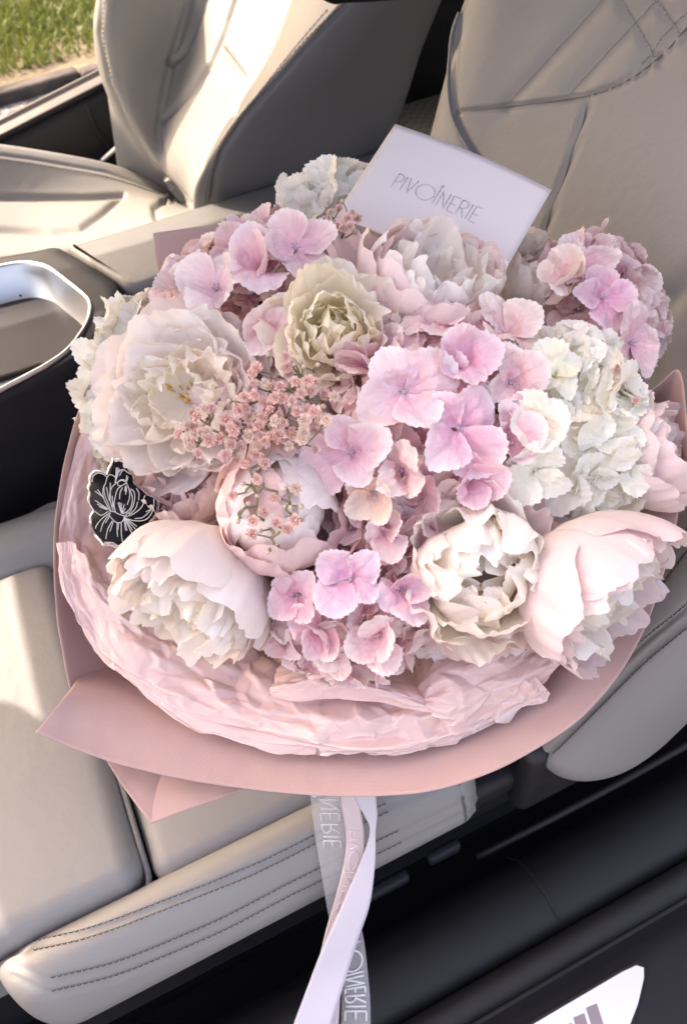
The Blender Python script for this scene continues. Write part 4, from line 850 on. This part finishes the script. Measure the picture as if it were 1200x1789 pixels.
def hydrangea(label, px, py, rx, ry, n, sz, cols, seed, lift=-.03, depth=None, white=False, heroes=(), cover=.62):
    rng = random.Random(seed); P = dome(px, py, lift); dep = proj(P)[1]; k_ = dep / F
    Rx, Ry = rx * k_, ry * k_; Rz = depth or min(Rx, Ry) * .8; zc_ = unit(0.55 * CB + 0.45 * AX); cx = unit(CR - zc_ * (CR @ zc_)); cy = np.cross(zc_, cx)
    C0 = P - zc_ * Rz * .55
    root = thing('hydrangea', label, 'hydrangea', C0, 'hydrangeas in the bouquet')
    N = int(n / cover)
    for i in range(n):
        zz = 1 - 2 * (i + .5) / N; r = math.sqrt(max(0, 1 - zz * zz)); a = i * 2.39996 + rng.uniform(-.25, .25)
        d = np.array([r * math.cos(a), r * math.sin(a), zz]); q = rng.uniform(.93, 1.05) if white else rng.uniform(.88, 1.06)
        pos = C0 + (cx * d[0] * Rx + cy * d[1] * Ry + zc_ * d[2] * Rz) * q
        nrm = unit(cx * d[0] / Rx + cy * d[1] / Ry + zc_ * d[2] / Rz); nrm = unit(nrm + np.array([rng.gauss(0, .22) for _ in range(3)]))
        floret(root, pos, nrm, sz * k_ * rng.uniform(.85, 1.15), rng.choice(cols), rng, white)
    for (hx, hy, hs, ax, up_, hc, sp_, op) in heroes:
        hp = dome(hx, hy, up_); floret(root, hp, camdir(ax), hs * proj(hp)[1] / F, hc, rng, white, sp_, op)
    stem(root, C0, TIE + np.array([rng.uniform(-.012, .012), rng.uniform(-.012, .012), 0]), 0.004, M_stem)
    return root
hydrangea('lilac-pink hydrangea head at the upper left of the bouquet', 445, 496, 138, 100, 60, 52, PALE + PK[:2], 41, -.012, heroes=[
    (515, 435, 76, (.25, .25, 1), .022, (0.86, 0.67, 0.71), .3, 14), (380, 505, 72, (-.2, .15, 1), .020, (0.90, 0.80, 0.80), .9, 16), (455, 470, 70, (-.1, .3, 1), .02, (0.86, 0.62, 0.69), .1, 30), (470, 590, 62, (0, .1, 1), .006, (0.86, 0.65, 0.67), .6, 42), (340, 500, 66, (-.6, .3, .8), .012, (0.90, 0.82, 0.75), .5, 26)])
hydrangea('greenish white serrated hydrangea at the far left edge', 240, 676, 76, 158, 46, 54, GRW, 42, -.02, white=True)
hydrangea('greenish white hydrangea at the back behind the pink sprig', 590, 352, 80, 50, 26, 50, GRW, 43, -.03, white=True)
hydrangea('big pink hydrangea head in the centre of the bouquet', 742, 735, 168, 180, 104, 57, PK + PALE[:2], 44, -.012, heroes=[
    (705, 686, 88, (-.15, .1, 1), .026, (0.88, 0.73, 0.78), .35, 12), (800, 748, 84, (.05, -.05, 1), .026, (0.86, 0.56, 0.71), .75, 10), (615, 790, 86, (-.25, 0, 1), .020, (0.86, 0.65, 0.73), .1, 8), (702, 822, 72, (-.2, -.15, 1), .018, (0.88, 0.71, 0.67), .6, 40),
    (800, 640, 78, (.15, .3, 1), .020, (0.84, 0.51, 0.67), .2, 26), (885, 765, 74, (.4, .05, 1), .014, (0.88, 0.62, 0.71), .4, 14), (765, 565, 70, (0, .5, 1), .012, (0.88, 0.69, 0.69), .1, 18), (880, 585, 74, (.25, .55, 1), .008, (0.90, 0.78, 0.69), .7, 22),
    (820, 835, 66, (.2, -.3, 1), .012, (0.86, 0.49, 0.63), .3, 30), (655, 860, 62, (-.4, -.4, 1), .012, (0.90, 0.82, 0.61), .2, 36), (640, 640, 70, (-.5, .2, 1), .012, (0.88, 0.69, 0.69), .5, 46), (890, 670, 70, (.3, .2, 1), .014, (0.88, 0.67, 0.67), .55, 24)])
hydrangea('pink hydrangea cluster at the bottom middle above the tissue', 602, 1055, 128, 118, 72, 52, PK + PALE[:1], 45, -.012, heroes=[
    (612, 1012, 72, (.05, .05, 1), .022, (0.86, 0.58, 0.75), .78, 6), (700, 1030, 62, (.3, 0, 1), .012, (0.82, 0.54, 0.67), .3, 30), (520, 1040, 60, (-.3, .1, 1), .012, (0.84, 0.56, 0.67), .5, 30), (660, 1110, 64, (.1, -.3, 1), .012, (0.90, 0.71, 0.69), .2, 32), (560, 1100, 64, (-.15, -.3, 1), .012, (0.86, 0.62, 0.71), .6, 28), (670, 925, 58, (.1, .2, 1), .004, (0.88, 0.67, 0.67), .1, 36)])
hydrangea('lilac-pink hydrangea head at the upper right by the backrest', 1045, 548, 98, 130, 56, 52, PK[:3] + PALE, 46, -.02, heroes=[
    (1010, 470, 70, (.1, .45, 1), .012, (0.86, 0.65, 0.69), .3, 18), (1050, 520, 58, (.2, .2, 1), .014, (0.84, 0.51, 0.69), .1, 20), (1100, 600, 66, (.4, 0, 1), .006, (0.88, 0.71, 0.73), .6, 14), (985, 490, 62, (-.4, .2, 1), .012, (0.90, 0.82, 0.71), .7, 34)])
hydrangea('pale pink hydrangea mostly hidden between the gypsophila and the round peony', 455, 715, 120, 95, 34, 58, PALE, 48, -.030)
hydrangea('pink hydrangea filling the gap between the round and the wide open peony', 672, 915, 78, 75, 28, 56, PK, 49, -.016)
hydrangea('dense white hydrangea head on the right side', 998, 745, 112, 165, 80, 54, WH, 47, -.008, white=True, heroes=[
    (935, 745, 66, (-.35, 0, 1), .016, (0.92, 0.92, 0.80), .2, 12), (935, 820, 66, (-.3, -.2, 1), .014, (0.92, 0.92, 0.82), .6, 16), (965, 655, 62, (0, .3, 1), .012, (0.92, 0.92, 0.75), .4, 16)])

# ------------------------------------------------------------------ baby's breath
def gyp_mesh(name, mat, seed):
    rng = random.Random(seed); A = Acc()
    for li, (n_, r, el, sz) in enumerate([(10, .55, 8, .5), (9, .46, 30, .48), (8, .36, 52, .46), (5, .2, 74, .45)]):
        for i in range(n_):
            a = i * 6.283 / n_ + rng.uniform(-.3, .3); e = math.radians(el + rng.uniform(-12, 12)); d = np.array([math.cos(a) * math.cos(e), math.sin(a) * math.cos(e), math.sin(e)]); t = np.array([-math.sin(a), math.cos(a), 0]); u = np.cross(d, t)
            L_ = sz + r * .8; w_ = .21 * rng.uniform(.7, 1.3); L_ *= rng.uniform(.82, 1.1)
            P = [d * .05, d * L_ * .6 - t * w_ + u * .05, d * L_ * .6 + u * -.10, d * L_ * .6 + t * w_ + u * .05, d * L_ - t * w_ * .8 + u * rng.uniform(-.12, .12), d * L_ * .9 + u * .12, d * L_ + t * w_ * .8 + u * rng.uniform(-.12, .12)]
            A.add(P, [(0, 2, 1), (0, 3, 2), (1, 2, 5, 4), (2, 3, 6, 5)])
    return make_mesh(name, np.array(A.V), A.F, mat)
GYP = [gyp_mesh('blossom', M_gyp, i) for i in range(4)] + [gyp_mesh('blossom', M_gyp_pale, 9)]
Vb, Fb = rbox((-.5, -.5, -.6), (.5, .5, .7), .49, 2, 4); BUD = make_mesh('bud', Vb, Fb, M_bud)
def gypsophila(label, flowers, buds, branches, lift, seed, rpx=11.5, root_px=None, dense=0.0):
    rng = random.Random(seed); flowers = list(flowers) + [(x + rng.uniform(-16, 16), y + rng.uniform(-16, 16)) for x, y in flowers if rng.random() < dense]; R0 = dome(*root_px, lift - .03); root = thing('gypsophila_sprig', label, 'gypsophila', R0, 'pink gypsophila sprigs')
    A = Acc(); tips = []
    nodes = [dome(*b, lift + rng.uniform(-.004, .004)) for b in branches] + [R0]
    hub = [R0]
    for b in branches:
        P = dome(*b, lift + rng.uniform(-.003, .003)); q = min(hub, key=lambda h: np.linalg.norm(h - P) + 0.0)
        mid = (P + q) / 2 + CB * rng.uniform(-.003, .003) + CR * rng.uniform(-.003, .003); A.tube(cr([q, mid, P], 7), [.0009] * 6 + [.0008], 6); hub.append(P)
    for (lst, isb) in ((flowers, 0), (buds, 1)):
        for f in lst:
            P = dome(f[0], f[1], lift + rng.uniform(.002, .014)); q = min(hub, key=lambda h: np.linalg.norm(h - P)); mid = (P + q) / 2 + CR * rng.uniform(-.002, .002) + CB * rng.uniform(-.003, .002)
            A.tube(cr([q, mid, P], 6), .00055, 5); k_ = proj(P)[1] / F; d = unit(CB + .5 * AX + np.array([rng.gauss(0, .45) for _ in range(3)]))
            o = bpy.data.objects.new('bud' if isb else 'blossom', BUD if isb else rng.choice(GYP)); link(o, root); m = frame_for(d, rng)
            o.matrix_basis = Matrix.Translation(Vector(P - R0)) @ Matrix(np.column_stack([m[0], m[1], m[2]]).tolist()).to_4x4() @ Matrix.Scale(k_ * (rng.uniform(7, 9.5) if isb else rpx * rng.uniform(.9, 1.25)), 4)
    A.build('twigs', M_twig, root); stem(root, R0, TIE, .0012, M_twig)
z6 = lambda L: [(300 + x / 4, 600 + y / 4) for x, y in L]
gypsophila('cluster of dyed pink gypsophila spread over the left middle of the bouquet',
    z6([(800, 95), (592, 175), (675, 290), (760, 305), (575, 285), (510, 380), (580, 360), (815, 215), (955, 260), (1000, 270), (1075, 355), (520, 450), (470, 465), (700, 415), (690, 470), (840, 400), (905, 350), (870, 270), (1000, 480), (1035, 535), (930, 540), (1080, 540), (775, 555), (830, 620), (610, 580), (545, 525), (450, 565), (380, 530), (540, 650), (420, 660), (340, 670), (690, 655), (745, 640), (480, 720), (820, 720), (385, 815), (510, 835), (595, 780), (1000, 740), (910, 670), (280, 455), (185, 515), (100, 570), (55, 630), (250, 620), (265, 680), (130, 720), (185, 770), (640, 520), (740, 500), (620, 650), (660, 690), (560, 600), (880, 480)]),
    z6([(680, 78), (900, 135), (1020, 150), (855, 145), (925, 165), (1060, 440), (930, 400), (640, 465), (825, 430), (150, 600), (955, 668), (1065, 585), (405, 405), (440, 430), (900, 535)]),
    z6([(700, 680), (640, 560), (800, 520), (690, 340), (820, 330), (690, 210), (900, 230), (960, 380), (900, 590), (480, 600), (380, 640), (260, 570), (200, 690), (150, 580), (560, 420), (540, 700), (1000, 200), (940, 710)]), .048, 61, 12.5, (470, 760), 0.55)
gypsophila('thin hanging pink gypsophila twig over the round blush peony',
    z6([(600, 950), (430, 1065), (870, 1010), (715, 1080), (640, 1180), (570, 1240), (560, 1330), (735, 1255), (805, 1300), (860, 1240)]),
    z6([(500, 980), (597, 1065), (540, 1120), (800, 995), (905, 1140), (465, 1245), (625, 1310), (670, 1460), (855, 1220), (790, 1140), (830, 1145)]),
    z6([(545, 880), (560, 990), (595, 1140), (640, 1230), (690, 1295), (695, 1360), (680, 1440), (750, 1412), (515, 1040), (515, 1150), (480, 1220), (640, 1005), (740, 1035), (770, 1090), (820, 1130), (780, 1298), (830, 1190)]), .048, 62, 12, (505, 790))
gypsophila('small pink gypsophila tuft at the top beside the card', [(578, 372), (592, 365), (607, 382), (588, 395), (600, 400), (572, 398), (615, 372), (582, 412), (612, 395), (624, 382), (566, 385)], [(570, 360), (620, 405), (598, 352)], [(596, 420), (590, 395), (605, 385), (578, 388)], .012, 63, 10, (598, 450))
gypsophila('small pink gypsophila tuft peeking out at the right edge', [(1080, 628), (1092, 650), (1086, 672), (1098, 690), (1105, 665), (1110, 700), (1075, 645)], [(1095, 635), (1112, 680)], [(1085, 690), (1092, 665), (1085, 645)], .016, 64, 9, (1085, 720))

# ------------------------------------------------------------------ lettering
LET = {'P': [[(0, 0), (0, 1)], [(0, 1), (.22, 1), (.36, .9), (.38, .72), (.3, .55), (.16, .46), (0, .44)]], 'I': [[(0, 0), (0, 1)]], 'V': [[(0, 1), (.2, 0), (.42, 1)]],
       'O': [[(.5 + .5 * math.cos(a), .5 + .5 * math.sin(a)) for a in np.linspace(0, 2 * math.pi, 25)]], 'N': [[(0, 0), (0, 1), (.42, 0), (.42, 1)]], 'E': [[(.34, 1), (0, 1), (0, 0), (.34, 0)], [(0, .5), (.28, .5)]],
       'R': [[(0, 0), (0, 1)], [(0, 1), (.22, 1), (.36, .9), (.38, .74), (.3, .58), (.16, .5), (0, .48)], [(.14, .5), (.40, 0)]]}
ADV = {'P': .5, 'I': .2, 'V': .55, 'O': 1.12, 'N': .62, 'E': .5, 'R': .56}
def word(txt):
    """strokes of the word, one list for each letter, in letter-height units"""
    x = 0; out = []
    for i, ch in enumerate(txt):
        st = [[(x + a, b) for a, b in s] for s in LET[ch]]
        if i == 4: st += [[(x - .07 * math.cos(t) * r, 1.24 + .09 * math.sin(t) * r) for t in np.linspace(0, 6.283, 10)] for r in (1, .55)] + [[(x, 1.0), (x, 1.16)]]
        out.append(st); x += ADV[ch]
    return out, x
WORD, WLEN = word('PIVOINERIE')
def strokes(st, fn, r, name, mat, parent, flat_=None):
    A = Acc()
    for s in st:
        P = np.array(s, float)
        if len(P) == 2 or len(P) <= 4: P = np.vstack([np.linspace(a, b, 6)[:-1] for a, b in zip(P[:-1], P[1:])] + [P[-1:]])
        A.tube(np.array([fn(x, y) for x, y in P]), r, 6)
    return A.build(name, mat, parent)
# ------------------------------------------------------------------ card
cdep = 0.625; TLc = at(690, 217, t=cdep + .012); TRc = at(963, 332, t=cdep - .012)
ux = unit(TRc - TLc); wc = np.linalg.norm(TRc - TLc); vdir = unit(at(627, 375, t=cdep - .012) - TLc); vy = unit(vdir - ux * (vdir @ ux)); nc = np.cross(vy, ux); nc = nc * np.sign(nc @ CB); hc_ = wc * .72
card = thing('gift_card', 'pale lilac-white card with embossed silver lettering behind the flowers', 'card', TLc + ux * wc / 2 + vy * hc_)
def cardp(u, v, d=0.0): return TLc + ux * u + vy * v + nc * d
Sg = np.array([[cardp(u, v, .004 * math.sin(u / wc * math.pi)) for u in np.linspace(0, wc, 24)] for v in np.linspace(0, hc_, 18)])
surf_obj('card_sheet', Sg, M_card, card, thick=.0009)
pxs = wc / 296.0
def cfn(x, y): u = (58 + x * 161 / WLEN) * pxs; return cardp(u, (124 - y * 31) * pxs, .0006 + .004 * math.sin(u / wc * math.pi))
for st in WORD: strokes(st, cfn, .00042, 'silver_letter', M_foil, card)

# ------------------------------------------------------------------ black peony ornament
od = dome(215, 880, .012); ot = proj(od)[1]
onr = unit(CB * .9 + AX * .3 - CR * .15); oc_ = at(215, 880, t=ot - .008)
def op(zx, zy, d=0.0):
    v = ray(140 + zx / 7.5, 790 + zy / 7.5); t = np.dot(oc_ + onr * d - CAM, onr) / np.dot(v, onr); return CAM + v * t
outl_z = [(430, 120), (470, 130), (510, 118), (545, 130), (575, 150), (612, 190), (640, 250), (665, 275), (690, 330), (700, 400), (735, 440), (800, 490), (870, 560), (940, 590), (1000, 630), (1005, 700), (985, 800), (930, 880), (905, 905), (910, 975), (860, 1050), (810, 1130), (760, 1185), (700, 1205), (640, 1250), (610, 1235), (585, 1185), (550, 1200), (500, 1230), (440, 1200), (390, 1185), (310, 1195), (280, 1150), (215, 1080), (190, 1030), (165, 960), (150, 900), (150, 830), (185, 765), (150, 700), (125, 620), (140, 540), (120, 480), (145, 410), (140, 350), (180, 290), (250, 262), (310, 275), (360, 300), (375, 240), (405, 190), (425, 160)]
orn = thing('flower_ornament', 'black peony-shaped ornament with silver line drawing and clear scalloped rim', 'ornament', op(580, 1200))
def slab(outl, grow, d0, d1, name, mat, m=200):
    P = np.array(outl, float); c_ = P.mean(0); P = c_ + (P - c_) * grow; P = smooth_loop(P, m)
    top = np.array([op(*p, d1) for p in P]); bot = np.array([op(*p, d0) for p in P]); e = np.array([op(*(c_ + (p - c_) * .985), d1 + .0004) for p in P])
    n_ = m; V = np.vstack([bot, top, e]); Fc = grid_faces(n_, 3, True); Fc.append(tuple(range(2 * n_, 3 * n_))); Fc.append(tuple(range(n_))[::-1])
    return obj(name, V, Fc, mat, orn)
slab(outl_z, 1.075, -.0035, -.0005, 'acrylic_rim', M_acryl); slab(outl_z, 1.0, -.0004, .0012, 'black_plate', M_onyx)
A = Acc(); A.tube(np.array([op(560, 1150, -.004), op(700, 1500, -.03), op(800, 1800, -.09)]), .0012, 6); A.build('pick', M_twig, orn)
LN = [[(470, 400), (465, 330), (400, 295), (360, 330), (340, 400), (310, 470), (305, 560), (330, 640), (370, 720), (400, 775)], [(410, 770), (350, 620), (320, 520), (318, 430)], [(160, 390), (180, 310), (240, 275), (310, 290), (355, 325)], [(400, 790), (390, 830), (430, 880), (480, 920), (540, 920), (575, 880), (580, 850)], [(400, 775), (450, 780), (520, 815), (590, 830), (640, 790)],
      [(580, 850), (680, 820), (780, 750), (830, 680), (840, 600), (860, 565)], [(580, 855), (660, 885), (760, 900), (870, 880), (940, 800), (970, 700), (970, 610)], [(440, 770), (400, 650), (395, 540), (420, 460), (470, 410), (540, 370), (600, 390)], [(470, 790), (450, 690), (470, 560), (500, 480), (560, 430)], [(500, 390), (540, 360), (600, 370), (610, 400), (540, 440), (500, 430), (500, 390)],
      [(610, 400), (650, 500), (650, 600), (620, 690)], [(520, 615), (530, 530), (560, 460)], [(640, 810), (700, 700), (720, 590), (710, 520), (670, 480)], [(600, 800), (670, 720), (690, 600), (660, 500)], [(740, 470), (775, 540), (770, 630)], [(760, 650), (730, 740), (650, 820)], [(460, 400), (490, 300), (530, 240), (580, 230), (620, 260), (670, 290)], [(520, 310), (550, 250), (570, 245)],
      [(470, 370), (480, 200)], [(475, 370), (500, 200)], [(478, 360), (520, 215)], [(610, 370), (615, 300)], [(620, 375), (632, 320)], [(300, 580), (200, 510)], [(310, 600), (235, 490)], [(370, 745), (200, 630)], [(365, 750), (230, 680)], [(360, 755), (255, 712)], [(380, 770), (290, 825), (230, 800), (190, 765)], [(395, 790), (280, 880), (220, 960), (205, 1000)], [(380, 820), (310, 920), (270, 1040)], [(390, 840), (335, 930)], [(430, 900), (370, 1000), (340, 1140)], [(440, 910), (395, 1040)], [(425, 900), (365, 1010)], [(490, 930), (490, 1020), (495, 1110)], [(510, 930), (500, 1020)], [(545, 920), (545, 1060), (560, 1180)],
      [(580, 870), (600, 1030)], [(585, 870), (620, 1030)], [(590, 865), (660, 1020), (715, 1145)], [(595, 865), (690, 1025)], [(600, 865), (745, 1025)], [(605, 862), (750, 975)], [(720, 870), (830, 850), (950, 740)], [(865, 780), (960, 735)], [(560, 1190), (500, 1225), (430, 1185), (320, 1180)], [(545, 800), (500, 660)], [(545, 805), (520, 655)], [(548, 805), (545, 665)], [(552, 805), (585, 680)], [(556, 805), (600, 735)], [(560, 808), (635, 775)], [(430, 720), (425, 570)], [(450, 740), (430, 640)], [(600, 440), (590, 510)], [(605, 445), (602, 555)], [(610, 450), (612, 520)], [(390, 640), (370, 560), (350, 460)], [(400, 620), (400, 400)]]
for ln_ in LN:
    P = cr(np.array(ln_, float), max(4, 5 * len(ln_))); A = Acc(); A.tube(np.array([op(*p, .0017) for p in P]), .00036, 5); A.build('silver_line', M_engrave, orn)

# ------------------------------------------------------------------ ribbons
def ribbon(name, left, right, ts, mat, label, nu=10, nv=90, thick=.0004):
    Lp = cr([at(*p, t=t) for p, t in zip(left, ts)], nv); Rp = cr([at(*p, t=t + d) for p, (t, d) in zip(right, [(t, 0.0) for t in ts])], nv)
    S = Lp[:, None] + (Rp - Lp)[:, None] * np.linspace(0, 1, nu)[None, :, None]
    root = thing(name, label, 'ribbon', S[-1, nu // 2])
    surf_obj('ribbon_band', S, mat, root, thick=thick, uvscale=(.02, .5)); return root, Lp, Rp
def ribbon_word(root, Lp, Rp, v0, v1, w0, w1, letters, mat, r, mirror=True):
    xs_ = [p[0] for st in letters for s in st for p in s]; a, b = min(xs_), max(xs_)
    def fn(x, y):
        v = v0 + (v1 - v0) * (x - a) / (b - a); f = v * (len(Lp) - 1); i = min(int(f), len(Lp) - 2); f -= i
        l = Lp[i] * (1 - f) + Lp[i + 1] * f; rr = Rp[i] * (1 - f) + Rp[i + 1] * f; w_ = w0 + (w1 - w0) * (y if mirror else 1 - y); return l + (rr - l) * w_ + CB * .0008
    for st in letters: strokes(st, fn, r, 'printed_letter', mat, root)
# sheer ribbon: falls behind the others, over the cushion edge, then hangs
tsh = [.60, .665, .700, .715, .735, .745, .755, .765, .77]
rt, Lp, Rp = ribbon('sheer_ribbon', [(535, 1330), (543, 1400), (552, 1470), (562, 1530), (574, 1600), (588, 1660), (596, 1715), (597, 1760), (592, 1850)], [(600, 1330), (604, 1400), (606, 1470), (612, 1530), (624, 1590), (636, 1645), (643, 1705), (647, 1760), (647, 1850)], tsh, M_sheer, 'sheer grey ribbon with raised mirrored white lettering')
ribbon_word(rt, Lp, Rp, .10, .27, .25, .80, WORD[4:], M_emboss, .00050, False)
ribbon_word(rt, Lp, Rp, .60, .91, .12, .85, WORD[2:], M_emboss, .0010, False)
tsp = [.60, .655, .688, .700, .712, .722, .732, .74, .745]
rt, Lp, Rp = ribbon('pink_ribbon', [(595, 1330), (596, 1400), (604, 1455), (602, 1500), (588, 1560), (568, 1630), (552, 1700), (545, 1745), (520, 1850)], [(626, 1330), (628, 1400), (636, 1455), (634, 1500), (622, 1560), (606, 1630), (598, 1700), (594, 1745), (588, 1850)], tsp, M_rib_pink, 'blush satin ribbon with tone on tone lettering')
ribbon_word(rt, Lp, Rp, .24, .62, .25, .75, WORD[::-1][::-1], M_emboss_pink, .0004, False)
tsw = [.595, .648, .668, .676, .688, .700, .712, .722, .728]
tw = [.0, .0, .0, .0, 0, 0, 0, 0, 0]
ribbon('white_ribbon', [(618, 1330), (620, 1392), (636, 1424), (646, 1452), (632, 1500), (598, 1580), (562, 1660), (535, 1730), (490, 1850)], [(656, 1330), (657, 1392), (659, 1424), (656, 1452), (655, 1510), (646, 1580), (626, 1640), (604, 1710), (560, 1850)], tsw, M_rib_white, 'white satin ribbon hanging in front of the other ribbons')
